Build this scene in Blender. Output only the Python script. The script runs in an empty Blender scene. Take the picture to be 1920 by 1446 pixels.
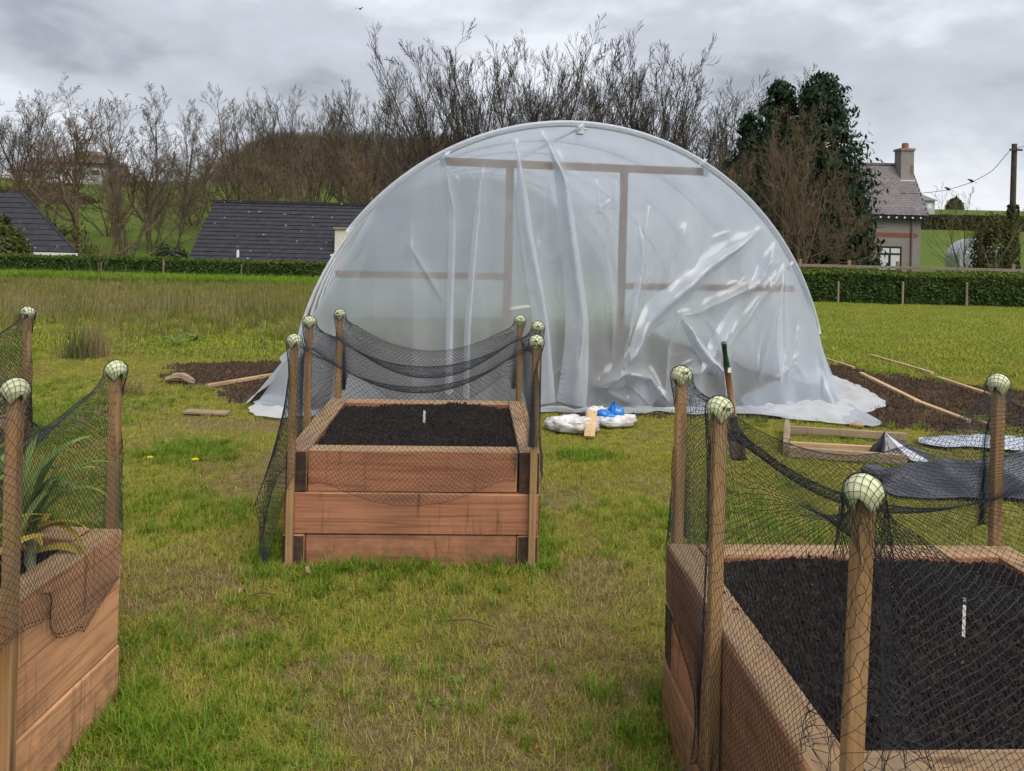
import bpy, math, random
import numpy as np
from mathutils import Vector, Matrix

SC = bpy.context.scene
COL = SC.collection
rng = np.random.default_rng(7)
random.seed(7)
D2R = math.radians

# ------------------------------------------------------------------ camera
FPX, CU, CV, ROLL = 1500.0, 960.0, 442.0, D2R(1.4)
EYE = 1.6
cam_d = bpy.data.cameras.new('camera')
cam_d.sensor_width = 36.0
cam_d.lens = 36.0 * FPX / 1920.0
cam_d.shift_y = (CV - 723.0) / 1920.0
cam_d.clip_start = 0.05
cam_d.clip_end = 6000.0
cam = bpy.data.objects.new('camera', cam_d)
cam.matrix_world = Matrix.Translation((0, 0, EYE)) @ Matrix.Rotation(D2R(90), 4, 'X') @ Matrix.Rotation(ROLL, 4, 'Z')
COL.objects.link(cam)
SC.camera = cam

# ------------------------------------------------------------------ sky
SUN_EL, SUN_AZ = D2R(56), D2R(152)          # azimuth clockwise from +Y: high, behind the viewer to the right, veiled by cloud
world = bpy.data.worlds.new('World')
SC.world = world
world.use_nodes = True
wn, wl = world.node_tree.nodes, world.node_tree.links
wn.clear()
w_out = wn.new('ShaderNodeOutputWorld')
w_bg = wn.new('ShaderNodeBackground')
w_bg.inputs['Strength'].default_value = 0.1
w_sky = wn.new('ShaderNodeTexSky')
w_sky.sky_type = 'NISHITA'
w_sky.sun_disc = False
w_sky.sun_elevation = SUN_EL
w_sky.sun_rotation = SUN_AZ
w_tc = wn.new('ShaderNodeTexCoord')
w_sep = wn.new('ShaderNodeSeparateXYZ')
wl.new(w_tc.outputs['Generated'], w_sep.inputs[0])
def wmath(op, a, b):
    n = wn.new('ShaderNodeMath'); n.operation = op
    for i, v in enumerate((a, b)):
        if isinstance(v, (int, float)): n.inputs[i].default_value = v
        else: wl.new(v, n.inputs[i])
    return n.outputs[0]
w_cmb = wn.new('ShaderNodeVectorMath'); w_cmb.operation = 'MULTIPLY'
wl.new(w_tc.outputs['Generated'], w_cmb.inputs[0])
w_cmb.inputs[1].default_value = (1.0, 1.0, 2.1)
def wnoise(scale, detail, rough, dist):
    n = wn.new('ShaderNodeTexNoise')
    n.inputs['Scale'].default_value = scale; n.inputs['Detail'].default_value = detail
    n.inputs['Roughness'].default_value = rough; n.inputs['Distortion'].default_value = dist
    wl.new(w_cmb.outputs[0], n.inputs['Vector'])
    return n.outputs['Fac']
w_n = wmath('ADD', wmath('MULTIPLY', wnoise(3.4, 4.0, 0.5, 0.15), 0.72), wmath('MULTIPLY', wnoise(9.0, 8.0, 0.55, 0.35), 0.28))
w_ramp = wn.new('ShaderNodeValToRGB')
wl.new(w_n, w_ramp.inputs[0])
els = w_ramp.color_ramp.elements
els[0].position = 0.37; els[0].color = (0.180, 0.187, 0.205, 1)
els[1].position = 0.63; els[1].color = (0.415, 0.425, 0.446, 1)
e = els.new(0.44); e.color = (0.255, 0.262, 0.286, 1)
e = els.new(0.53); e.color = (0.297, 0.306, 0.335, 1)
w_sc = wn.new('ShaderNodeMix'); w_sc.data_type = 'RGBA'; w_sc.blend_type = 'MULTIPLY'
w_sc.inputs['Factor'].default_value = 1.0
wl.new(w_ramp.outputs[0], w_sc.inputs['A'])
w_sc.inputs['B'].default_value = (10, 10, 10, 1)
w_mx = wn.new('ShaderNodeMix'); w_mx.data_type = 'RGBA'
w_mx.inputs['Factor'].default_value = 0.07
wl.new(w_sc.outputs['Result'], w_mx.inputs['A'])
wl.new(w_sky.outputs[0], w_mx.inputs['B'])
wl.new(w_mx.outputs['Result'], w_bg.inputs['Color'])
wl.new(w_bg.outputs[0], w_out.inputs[0])

# ------------------------------------------------------------------ sun (veiled by cloud)
sun_d = bpy.data.lights.new('sun', 'SUN')
sun_d.energy = 1.5
sun_d.angle = D2R(45)
sun_d.color = (1.0, 0.95, 0.87)
sun = bpy.data.objects.new('sun', sun_d)
sdir = Vector((math.sin(SUN_AZ) * math.cos(SUN_EL), math.cos(SUN_AZ) * math.cos(SUN_EL), math.sin(SUN_EL)))
sun.rotation_euler = sdir.to_track_quat('Z', 'Y').to_euler()
sun.location = (0, 0, 30)
COL.objects.link(sun)

# ------------------------------------------------------------------ exposure
vs = SC.view_settings
vs.view_transform = 'Standard'
vs.look = 'None'
vs.gamma = 1.0
vs.use_curve_mapping = False
vs.exposure = 1.12
SC.render.engine = 'CYCLES'
SC.cycles.transparent_max_bounces = 24
SC.cycles.max_bounces = 5
SC.cycles.use_light_tree = False
SC.cycles.use_adaptive_sampling = True
SC.cycles.adaptive_threshold = 0.03
SC.cycles.diffuse_bounces = 2
SC.cycles.transmission_bounces = 6
SC.cycles.use_denoising = True
SC.cycles.caustics_reflective = False
SC.cycles.caustics_refractive = False

# ================================================================== helpers
CR, SR = math.cos(ROLL), math.sin(ROLL)
def lev(u, v):
    du, dv = u - CU, v - CV
    return du * CR + dv * SR, -du * SR + dv * CR
def at(u, v, Y):
    x, y = lev(u, v)
    return Vector((x / FPX * Y, Y, EYE - y / FPX * Y))
def gp(u, v, z=0.0):
    x, y = lev(u, v)
    Y = (EYE - z) * FPX / y
    return Vector((x / FPX * Y, Y, z))

def smooth(a, b, x):
    t = np.clip((np.asarray(x, float) - a) / (b - a), 0, 1)
    return t * t * (3 - 2 * t)

# value noise (2-D) for masks and relief
_perm = np.random.default_rng(99).random((64, 64))
def vnoise(x, y):
    x = np.asarray(x, float); y = np.asarray(y, float)
    xi = np.floor(x).astype(int); yi = np.floor(y).astype(int)
    fx = x - xi; fy = y - yi
    fx = fx * fx * (3 - 2 * fx); fy = fy * fy * (3 - 2 * fy)
    g = lambda a, b: _perm[a % 64, b % 64]
    return (g(xi, yi) * (1 - fx) + g(xi + 1, yi) * fx) * (1 - fy) + (g(xi, yi + 1) * (1 - fx) + g(xi + 1, yi + 1) * fx) * fy
def fbm(x, y, o=4):
    t = 0; a = 0.5; s = 0
    for k in range(o):
        t = t + a * vnoise(x * 2 ** k + 13.7 * k, y * 2 ** k + 7.3 * k); s += a; a *= 0.5
    return t / s

# ---- meshes from arrays
def mesh_np(name, V, quads=None, tris=None, smooth_sh=False, col=None, attrs=None):
    V = np.asarray(V, np.float32).reshape(-1, 3)
    fl = []
    if quads is not None and len(quads): fl.append(np.asarray(quads, np.int32).reshape(-1, 4))
    if tris is not None and len(tris): fl.append(np.asarray(tris, np.int32).reshape(-1, 3))
    me = bpy.data.meshes.new(name)
    me.vertices.add(len(V)); me.vertices.foreach_set('co', V.ravel())
    if fl:
        loops = np.concatenate([f.ravel() for f in fl])
        tot = np.concatenate([np.full(len(f), f.shape[1], np.int32) for f in fl])
        st = np.concatenate([[0], np.cumsum(tot)[:-1]]).astype(np.int32)
        me.loops.add(len(loops)); me.loops.foreach_set('vertex_index', loops.astype(np.int32))
        me.polygons.add(len(tot)); me.polygons.foreach_set('loop_start', st)
        try: me.polygons.foreach_set('loop_total', tot)
        except Exception: pass
        me.polygons.foreach_set('use_smooth', np.full(len(tot), smooth_sh, bool))
    if col is not None:
        c = np.asarray(col, np.float32)
        if c.shape[1] == 3: c = np.concatenate([c, np.ones((len(c), 1), np.float32)], 1)
        a = me.color_attributes.new('Col', 'FLOAT_COLOR', 'POINT')
        a.data.foreach_set('color', c.ravel())
    if attrs:
        for k, v in attrs.items():
            a = me.attributes.new(k, 'FLOAT', 'POINT')
            a.data.foreach_set('value', np.asarray(v, np.float32).ravel())
    me.update(calc_edges=True)
    me.validate()
    return me

def obj(name, me, m=None, parent=None, loc=None, rz=None):
    o = bpy.data.objects.new(name, me)
    COL.objects.link(o)
    if m is not None and me is not None:
        if len(me.materials) == 0: me.materials.append(m)
    if parent is not None: o.parent = parent
    if loc is not None: o.location = loc
    if rz is not None: o.rotation_euler = (0, 0, rz)
    return o
def tag(o, label=None, cat=None, group=None, kind=None):
    if label: o['label'] = label
    if cat: o['category'] = cat
    if group: o['group'] = group
    if kind: o['kind'] = kind
    return o
def thing(name, label, cat, loc=(0, 0, 0), rz=0.0, group=None):
    o = bpy.data.objects.new(name, None)
    COL.objects.link(o)
    o.empty_display_size = 0.1
    o.location = loc; o.rotation_euler = (0, 0, rz)
    return tag(o, label, cat, group)

class MB:
    """collects shapes, builds one mesh"""
    def __init__(s): s.v = []; s.q = []; s.t = []; s.n = 0
    def add(s, V, q=None, t=None):
        V = np.asarray(V, float).reshape(-1, 3)
        s.v.append(V)
        if q is not None and len(q): s.q.append(np.asarray(q, int).reshape(-1, 4) + s.n)
        if t is not None and len(t): s.t.append(np.asarray(t, int).reshape(-1, 3) + s.n)
        s.n += len(V)
    def box(s, a, b, M=None, bev=0.0):
        a = np.array(a, float); b = np.array(b, float)
        if bev <= 0:
            V = np.array([[x, y, z] for z in (a[2], b[2]) for y in (a[1], b[1]) for x in (a[0], b[0])])
            q = [[0, 2, 3, 1], [4, 5, 7, 6], [0, 1, 5, 4], [2, 6, 7, 3], [0, 4, 6, 2], [1, 3, 7, 5]]
            if M is not None: V = xf(V, M)
            s.add(V, q); return
        # chamfered box: 24 verts
        V = []; idx = {}
        for ix in (0, 1):
            for iy in (0, 1):
                for iz in (0, 1):
                    c = [a[0] if ix == 0 else b[0], a[1] if iy == 0 else b[1], a[2] if iz == 0 else b[2]]
                    d = [bev if i == 0 else -bev for i in (ix, iy, iz)]
                    for ax in range(3):
                        p = [c[k] + (0 if k == ax else d[k]) for k in range(3)]
                        idx[(ix, iy, iz, ax)] = len(V); V.append(p)
        q = []; t = []
        for ax in range(3):
            o1, o2 = [(1, 2), (2, 0), (0, 1)][ax]
            for sd in (0, 1):
                f = []
                for (p, r) in ((0, 0), (1, 0), (1, 1), (0, 1)):
                    k = [0, 0, 0]; k[ax] = sd; k[o1] = p; k[o2] = r
                    f.append(idx[(*k, ax)])
                q.append(f if sd else f[::-1])
        for ax in range(3):          # edges along ax
            o1, o2 = [(1, 2), (2, 0), (0, 1)][ax]
            for p in (0, 1):
                for r in (0, 1):
                    k0 = [0, 0, 0]; k0[o1] = p; k0[o2] = r
                    k1 = list(k0); k1[ax] = 1
                    f = [idx[(*k0, o1)], idx[(*k1, o1)], idx[(*k1, o2)], idx[(*k0, o2)]]
                    q.append(f if (p ^ r) else f[::-1])
        for ix in (0, 1):
            for iy in (0, 1):
                for iz in (0, 1):
                    f = [idx[(ix, iy, iz, k)] for k in range(3)]
                    t.append(f if (ix + iy + iz) % 2 else f[::-1])
        V = np.array(V)
        if M is not None: V = xf(V, M)
        s.add(V, q, t)
    def tube(s, P, R, m=6, cap=True):
        P = np.asarray(P, float)[None]; R = np.broadcast_to(np.asarray(R, float), (P.shape[1],))[None]
        V, q = tubes(P, R, m)
        n0 = s.n
        s.add(V, q)
        if cap and m >= 3:
            K = P.shape[1]
            for ring, rev in ((0, True), (K - 1, False)):
                ids = [n0 + ring * m + k for k in range(m)]
                if rev: ids = ids[::-1]
                s.t.append(np.array([[ids[0], ids[k], ids[k + 1]] for k in range(1, m - 1)], int).reshape(-1, 3))
    def build(s, name, m=None, parent=None, smooth_sh=False):
        q = np.concatenate(s.q) if s.q else None
        t = np.concatenate(s.t) if s.t else None
        return obj(name, mesh_np(name, np.concatenate(s.v), q, t, smooth_sh), m, parent)

def xf(V, M):
    V = np.asarray(V, float)
    A = np.array(M)
    return V @ A[:3, :3].T + A[:3, 3]

def tubes(P, R, m):
    """P (N,K,3), R (N,K) -> verts, quads"""
    N, K, _ = P.shape
    T = np.empty_like(P)
    T[:, 1:-1] = P[:, 2:] - P[:, :-2]
    T[:, 0] = P[:, 1] - P[:, 0]; T[:, -1] = P[:, -1] - P[:, -2]
    T /= np.linalg.norm(T, axis=2, keepdims=True) + 1e-12
    main = T.mean(1); main /= np.linalg.norm(main, axis=1, keepdims=True) + 1e-12
    ref = np.where(np.abs(main[:, 2:3]) > 0.8, np.array([[1.0, 0, 0]]), np.array([[0, 0, 1.0]]))
    ref = np.repeat(ref[:, None], K, 1)
    A = np.cross(T, ref); A /= np.linalg.norm(A, axis=2, keepdims=True) + 1e-12
    B = np.cross(T, A)
    an = np.arange(m) * 2 * np.pi / m
    V = P[:, :, None] + R[:, :, None, None] * (A[:, :, None] * np.cos(an)[None, None, :, None] + B[:, :, None] * np.sin(an)[None, None, :, None])
    base = (np.arange(N) * K * m)[:, None, None]
    k = np.arange(K - 1)[None, :, None] * m
    j = np.arange(m)[None, None, :]; j2 = (j + 1) % m
    q = np.stack([base + k + j, base + k + m + j, base + k + m + j2, base + k + j2], -1)
    return V.reshape(-1, 3), q.reshape(-1, 4)

def grid_quads(nu, nv):
    i = np.arange(nu - 1)[:, None]; j = np.arange(nv - 1)[None]
    a = i * nv + j
    return np.stack([a, a + nv, a + nv + 1, a + 1], -1).reshape(-1, 4)

# ---- materials
class NT:
    def __init__(s, name):
        s.m = bpy.data.materials.new(name); s.m.use_nodes = True
        s.n = s.m.node_tree.nodes; s.l = s.m.node_tree.links
        s.n.clear()
        s.out = s.n.new('ShaderNodeOutputMaterial')
    def node(s, t, ins=None, **kw):
        nd = s.n.new('ShaderNode' + t)
        for k, v in kw.items(): setattr(nd, k, v)
        if ins:
            for k, v in ins.items(): s.put(nd.inputs[k], v)
        return nd
    def put(s, sock, v):
        if hasattr(v, 'is_output') or isinstance(v, bpy.types.NodeSocket): s.l.new(v, sock)
        elif isinstance(v, tuple) and len(v) == 3 and sock.type == 'RGBA': sock.default_value = (*v, 1)
        else: sock.default_value = v
    def pos(s): return s.node('NewGeometry').outputs['Position']
    def oco(s): return s.node('TexCoord').outputs['Object']
    def scale(s, vec, sc):
        return s.node('VectorMath', {0: vec, 1: sc}, operation='MULTIPLY').outputs[0]
    def noise(s, vec, scale, detail=3, rough=0.55, dist=0.0, out='Fac'):
        return s.node('TexNoise', {'Vector': vec, 'Scale': scale, 'Detail': detail, 'Roughness': rough, 'Distortion': dist}).outputs[out]
    def ramp(s, fac, stops):
        r = s.node('ValToRGB', {0: fac})
        el = r.color_ramp.elements
        el[0].position = stops[0][0]; el[0].color = (*stops[0][1], 1)
        el[1].position = stops[-1][0]; el[1].color = (*stops[-1][1], 1)
        for p, c in stops[1:-1]:
            e = el.new(p); e.color = (*c, 1)
        return r.outputs[0]
    def fr(s, fac, a, b, lo=0.0, hi=1.0):
        return s.node('MapRange', {0: fac, 1: a, 2: b, 3: lo, 4: hi}).outputs[0]
    def mix(s, f, a, b, mode='MIX'):
        nd = s.node('Mix', data_type='RGBA', blend_type=mode)
        s.put(nd.inputs['Factor'], f)
        s.put(nd.inputs[6], a); s.put(nd.inputs[7], b)
        return nd.outputs[2]
    def math(s, op, a, b=0.0):
        nd = s.node('Math', operation=op); s.put(nd.inputs[0], a); s.put(nd.inputs[1], b)
        return nd.outputs[0]
    def attr(s, name, out='Fac'):
        return s.node('Attribute', attribute_name=name).outputs[out]
    def bump(s, h, strength=0.3, dist=0.01):
        return s.node('Bump', {'Height': h, 'Strength': strength, 'Distance': dist}).outputs[0]
    def principled(s, color, rough=0.7, bump=None, spec=0.3, metal=0.0):
        p = s.node('BsdfPrincipled', {'Base Color': color, 'Roughness': rough, 'Metallic': metal})
        p.inputs['Specular IOR Level'].default_value = spec
        if bump is not None: s.l.new(bump, p.inputs['Normal'])
        return p.outputs[0]
    def done(s, sh): s.l.new(sh, s.out.inputs[0]); return s.m

def plain(name, c, rough=0.7, var=0.25, scale=8.0, spec=0.3, metal=0.0, bump=0.15):
    t = NT(name)
    v = t.noise(t.oco(), scale, 5)
    c2 = tuple(max(0, x * (1 - var)) for x in c); c3 = tuple(min(1, x * (1 + var)) for x in c)
    col = t.ramp(v, [(0.3, c2), (0.7, c3)])
    return t.done(t.principled(col, rough, t.bump(t.noise(t.oco(), scale * 4, 4), bump, 0.01), spec, metal))

def leafmat(name, c1, c2, transl=0.35, scale=0.6, rnd=0.5, vcol=False, gloss=0.012):
    """foliage: colour varies by leaf (vertex colour or instance) and in space"""
    t = NT(name)
    n = t.noise(t.pos(), scale, 3)
    col = t.ramp(n, [(0.32, c1), (0.68, c2)])
    if vcol: col = t.mix(1.0, col, t.attr('Col', 'Color'), 'MULTIPLY')
    r = t.node('ObjectInfo').outputs['Random']
    col = t.mix(1.0, col, t.ramp(r, [(0.0, (1 - rnd * .5,) * 3), (1.0, (1 + rnd * .5,) * 3)]), 'MULTIPLY')
    d = t.node('BsdfDiffuse', {'Color': col}).outputs[0]
    tr = t.node('BsdfTranslucent', {'Color': col}).outputs[0]
    mx = t.node('MixShader', {0: transl, 1: d, 2: tr}).outputs[0]
    if gloss > 0:
        gl = t.node('BsdfGlossy', {'Color': (1, 1, 1), 'Roughness': 0.5}).outputs[0]
        mx = t.node('MixShader', {0: gloss, 1: mx, 2: gl}).outputs[0]
    return t.done(mx)

def wood(name, base, dark, axis=0, weather=0.0, green=0.0, rough=0.75, splash=0.0):
    """sawn softwood, grain along local axis"""
    t = NT(name)
    oc = t.oco()
    rnd = t.node('ObjectInfo').outputs['Random']
    off = t.node('CombineXYZ', {0: t.math('MULTIPLY', rnd, 7.0), 1: t.math('MULTIPLY', rnd, 13.0), 2: t.math('MULTIPLY', rnd, 5.0)}).outputs[0]
    oc2 = t.node('VectorMath', {0: oc, 1: off}, operation='ADD').outputs[0]
    sc = [38.0, 38.0, 38.0]; sc[axis] = 1.6
    g = t.noise(t.scale(oc2, tuple(sc)), 1.0, 5, 0.6, 1.2)
    big = t.noise(oc2, 2.4, 3)
    col = t.ramp(g, [(0.28, dark), (0.5, base), (0.75, tuple(min(1, x * 1.22) for x in base))])
    tone = t.ramp(big, [(0.25, (0.74, 0.74, 0.76)), (0.75, (1.18, 1.15, 1.1))])
    col = t.mix(1.0, col, tone, 'MULTIPLY')
    # run-down streaks (vertical stains) and knots
    st = t.noise(t.scale(oc2, (34.0, 34.0, 2.2)), 1.0, 3, 0.6, 0.4)
    col = t.mix(t.fr(st, 0.58, 0.74, 0.0, 0.7), col, tuple(x * 0.42 for x in dark))
    if splash > 0:
        wz = t.node('SeparateXYZ', {0: t.pos()}).outputs[2]
        sp = t.math('MULTIPLY', t.fr(wz, 0.05, 0.30, 1.0, 0.0), t.fr(t.noise(oc2, 17.0, 5, 0.7), 0.36, 0.66, 0.0, splash))
        col = t.mix(sp, col, (0.11, 0.085, 0.045))
    vs_ = t.node('TexVoronoi', {'Vector': t.scale(oc2, tuple(2.0 if k == axis else 7.0 for k in range(3))), 'Scale': 1.0}).outputs['Distance']
    col = t.mix(t.fr(vs_, 0.05, 0.11, 0.75, 0.0), col, tuple(x * 0.5 for x in dark))
    tv = t.ramp(rnd, [(0.0, (0.86, 0.86, 0.87)), (1.0, (1.12, 1.1, 1.08))])
    col = t.mix(1.0, col, tv, 'MULTIPLY')
    if weather > 0:
        w = t.noise(oc2, 6.0, 4)
        col = t.mix(t.fr(w, 0.4, 0.75, 0.0, weather), col, (0.27, 0.25, 0.21))
    if green > 0:
        w = t.noise(oc2, 4.0, 4)
        col = t.mix(t.fr(w, 0.45, 0.8, 0.0, green), col, (0.2, 0.21, 0.06))
    h = t.math('ADD', g, t.math('MULTIPLY', t.noise(oc2, 60.0, 3), 0.4))
    return t.done(t.principled(col, rough, t.bump(h, 0.35, 0.004), 0.25))
# ================================================================== layout of the raised beds (world metres)
BW, BL, BH = 1.19, 1.18, 0.59          # bed width, length, height
def bed_frame(ox, oy, yaw):
    c, s = math.cos(yaw), math.sin(yaw)
    return dict(o=np.array([ox, oy]), yaw=yaw, c=c, s=s)
def to_local(b, x, y):
    dx, dy = x - b['o'][0], y - b['o'][1]
    return dx * b['c'] + dy * b['s'], -dx * b['s'] + dy * b['c']
def from_local(b, x, y):
    return b['o'][0] + x * b['c'] - y * b['s'], b['o'][1] + x * b['s'] + y * b['c']
def frame_by_corner(cx, cy, lx, ly, yaw):
    c, s = math.cos(yaw), math.sin(yaw)
    return bed_frame(cx - (lx * c - ly * s), cy - (lx * s + ly * c), yaw)
BED_C = bed_frame(-1.027, 3.70, D2R(2.7))
BED_R = bed_frame(0.602, 1.50, D2R(2.9))
BED_L = frame_by_corner(-1.291, 2.694, BW, BL, D2R(-2.3))
BED_F = frame_by_corner(-2.53, 4.25, BW, BL, D2R(1.0))
BEDS = [BED_C, BED_R, BED_L, BED_F]

# polytunnel frame: s along the front arch, n towards the viewer
TC = np.array([0.62, 7.8]); TA = D2R(10.0)
TS = np.array([math.cos(TA), math.sin(TA)]); TN = np.array([math.sin(TA), -math.cos(TA)])
TR = 2.68; TZC = 0.03; TLEN = 7.6
def tun(s, z, n):
    s, z, n = np.broadcast_arrays(np.asarray(s, float), np.asarray(z, float), np.asarray(n, float))
    return np.stack([TC[0] + s * TS[0] + n * TN[0], TC[1] + s * TS[1] + n * TN[1], z], -1)
def tun_inv(x, y):
    dx, dy = x - TC[0], y - TC[1]
    return dx * TS[0] + dy * TS[1], dx * TN[0] + dy * TN[1]

# ================================================================== terrain
LK = np.array([[-60, 0], [12, 0], [34, -.6], [38, -.9], [46, -2.4], [60, -2.0], [95, 3.0], [130, 8.3], [150, 11.2], [200, 19], [260, 27], [400, 36], [900, 30], [2500, 20]])
RK = np.array([[-60, 0], [12, 0], [25, -.25], [30, -.6], [42, -1.5], [60, -1.2], [100, 1.4], [150, 4.7], [200, 11], [230, 11.6], [320, 9], [900, 4], [2500, 0]])
def terrain(x, y):
    x = np.asarray(x, float); y = np.asarray(y, float)
    r = np.hypot(x * 0.5, y) * np.sign(y)
    zl = np.interp(y, LK[:, 0], LK[:, 1]); zr = np.interp(y, RK[:, 0], RK[:, 1])
    t = smooth(0.1, 0.36, x / np.maximum(y, 8.0))
    z = zl * (1 - t) + zr * t
    q = x / np.maximum(y, 8.0)
    lo = 1 - smooth(-.40, -.30, q)
    z = np.where(y > 120, z * (1 - lo) + np.minimum(z, 9.5) * lo, z)
    amp = 0.05 * smooth(4, 12, y) + 0.9 * smooth(70, 200, y)
    sc = np.where(y < 60, 0.35, 0.02)
    z = z + amp * (fbm(x * 0.35 + 40, y * 0.35 + 40, 2) - 0.5) * (y < 60) + amp * (fbm(x * 0.02 + 40, y * 0.02 + 40, 2) - 0.5) * (y >= 60)
    z = z + 0.055 * np.exp(-((y - 3.75) / .8) ** 2) * smooth(-2.0, -1.2, x) * (1 - smooth(.3, .9, x))
    z = z + 0.035 * (fbm(x * 1.3 + 5, y * 1.3 + 9, 3) - 0.5) * smooth(1.0, 3.0, y) * (y < 40)
    return z
def tz(x, y): return float(terrain(np.array([x]), np.array([y]))[0])

def ell(x, y, cx, cy, rx, ry, a=0.0):
    c, s = math.cos(a), math.sin(a)
    dx, dy = x - cx, y - cy
    return np.hypot((dx * c + dy * s) / rx, (-dx * s + dy * c) / ry)
def mask_soil(x, y):
    n = fbm(x * 1.6 + 3, y * 1.6 + 8, 4) - 0.5
    m = np.zeros_like(x)
    for e in [(-2.85, 8.9, 1.0, 1.05, 0.3), (-2.3, 8.0, 0.6, 0.6, 0), (4.4, 8.6, 1.6, 1.35, -0.5), (3.4, 7.6, 1.4, 0.55, -0.3), (5.3, 7.3, 1.3, 0.8, -0.5), (3.7, 9.9, 0.9, 1.0, 0.4)]:
        m = np.maximum(m, 1 - smooth(0.62, 1.12, ell(x, y, *e) + 0.75 * n))
    s, nn = tun_inv(x, y)
    inside = (np.abs(s) < 2.8) & (nn < 0.45) & (nn > -TLEN)
    m = np.where(inside, np.maximum(m, 0.9), m)
    front = (1 - smooth(0.05, 0.22, np.abs(nn - 0.62) + 0.4 * n)) * ((s > -0.2) & (s < 2.4))
    m = np.maximum(m, 0.75 * front)
    return np.clip(m, 0, 1)
def mask_worn(x, y):
    n = fbm(x * 2.6 + 31, y * 2.6 + 2, 4) - 0.5
    m = np.zeros_like(x)
    for e in [(-0.05, 2.35, 0.5, 0.5, 0), (0.1, 3.0, 0.5, 0.55, 0.2), (0.0, 1.9, 0.35, 0.35, 0), (-0.25, 2.65, 0.4, 0.25, 0), (0.42, 3.6, 0.30, 0.5, -0.4), (-1.42, 3.5, 0.35, 0.4, 0), (-1.15, 3.15, 0.3, 0.22, 0),
              (0.35, 4.9, 0.3, 0.6, 0), (-1.55, 5.4, 0.4, 0.8, 0), (-0.5, 2.9, 0.3, 0.18, 0), (-0.45, 2.05, 0.45, 0.3, 0), (0.35, 1.9, 0.3, 0.2, 0), (-2.3, 6.6, 1.0, 0.35, 0)]:
        m = np.maximum(m, .95 * (1 - smooth(0.45, 1.15, ell(x, y, *e) + 1.4 * n)))
    m = np.maximum(m, 0.7 * smooth(0.58, 0.75, fbm(x * 1.7 + 77, y * 1.7 + 11, 4)))
    return np.clip(m, 0, 1)
def mask_lush(x, y):
    m = np.zeros_like(x)
    n = fbm(x * 2.2 + 51, y * 2.2 + 22, 3) - 0.5
    for b in BEDS:
        lx, ly = to_local(b, x, y)
        d = np.hypot(np.maximum(np.maximum(-lx, lx - BW), 0), np.maximum(np.maximum(-ly, ly - BL), 0))
        m = np.maximum(m, (1 - smooth(0.03, 0.24, d + 0.3 * n)) * .95)
    for e in [(0.42, 2.25, 0.2, 0.55, 0), (-1.0, 2.35, 0.32, 0.4, 0), (-2.3, 5.7, 0.5, 0.5, 0), (-1.25, 6.2, 0.6, 0.25, 0), (0.55, 5.9, 0.3, 0.25, 0), (-3.6, 6.6, 0.8, 1.2, 0)]:
        m = np.maximum(m, 1 - smooth(0.4, 1.1, ell(x, y, *e) + 0.8 * n))
    m = np.maximum(m, smooth(0.54, 0.72, fbm(x * 1.1 + 9, y * 1.1 + 70, 3)) * 0.45)
    return np.clip(m, 0, 1)
def mask_meadow(x, y):
    n = fbm(x * 0.5 + 1, y * 0.5 + 4, 3) - 0.5
    return smooth(10.5, 13.0, y + 3 * n) * (1 - smooth(-1.5, 0.0, x + 0.02 * y)) * (1 - smooth(30.0, 31.5, y))

# ---- ground sheet
def graded(vals): return np.array(sorted(set(np.round(np.concatenate(vals), 4))))
gy = graded([np.arange(-40, 0, 5.0), np.arange(0, 1.2, .3), np.arange(1.2, 6, .04), np.arange(6, 14, .1), np.arange(14, 40, .5), np.arange(40, 120, 2.0), np.arange(120, 420, 6.0), np.geomspace(420, 2500, 22)])
gx = graded([np.geomspace(12, 60, 30), -np.geomspace(12, 60, 30), np.arange(-12, -4, .12), np.arange(-4, 4, .05), np.arange(4, 12, .12), np.geomspace(60, 2500, 40), -np.geomspace(60, 2500, 40)])
GX, GY = np.meshgrid(gx, gy, indexing='ij')
GZ = terrain(GX, GY)
near = (GY < 14) & (np.abs(GX) < 13)
soilm = np.where(near, mask_soil(GX, GY), 0.0)
GZ = GZ + np.where(near, soilm * 0.05 * (fbm(GX * 6, GY * 6, 3) - 0.35), 0)
GZ = GZ - np.where(near, 0.015, 0)
at_ = dict(soil=soilm, worn=np.where(near, mask_worn(GX, GY), 0.25), lush=np.where(near, mask_lush(GX, GY), 0.5), far=smooth(26, 40, GY),
           meadow=mask_meadow(GX, GY), hillwood=smooth(150, 190, GY) * (1 - smooth(0.05, 0.2, GX / np.maximum(GY, 1))))
t = NT('ground_soil_turf')
p = t.pos()
n1 = t.noise(p, 0.8, 5); n2 = t.noise(p, 26.0, 5, 0.65); n3 = t.noise(p, 5.0, 4)
turf = t.ramp(n1, [(0.3, (0.18, 0.18, 0.034)), (0.7, (0.26, 0.235, 0.055))])
turf = t.mix(t.attr('lush'), turf, (0.12, 0.17, 0.025))
turf = t.mix(t.fr(n2, 0.35, 0.7), turf, t.mix(1.0, turf, (0.5, 0.5, 0.5), 'MULTIPLY'))
worn = t.ramp(n2, [(0.3, (0.07, 0.048, 0.028)), (0.55, (0.19, 0.135, 0.07)), (0.75, (0.34, 0.26, 0.14))])
c = t.mix(t.math('MULTIPLY', t.attr('worn'), t.fr(n3, 0.2, 0.55)), turf, worn)
soil = t.ramp(n2, [(0.3, (0.030, 0.018, 0.011)), (0.6, (0.085, 0.052, 0.032)), (0.8, (0.15, 0.10, 0.06))])
c = t.mix(t.attr('soil'), c, soil)
c = t.mix(t.attr('meadow'), c, t.ramp(n3, [(0.3, (0.09, 0.10, 0.025)), (0.7, (0.17, 0.15, 0.055))]))
farc = t.ramp(t.noise(p, 0.05, 5), [(0.3, (0.065, 0.115, 0.016)), (0.7, (0.095, 0.155, 0.022))])
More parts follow.
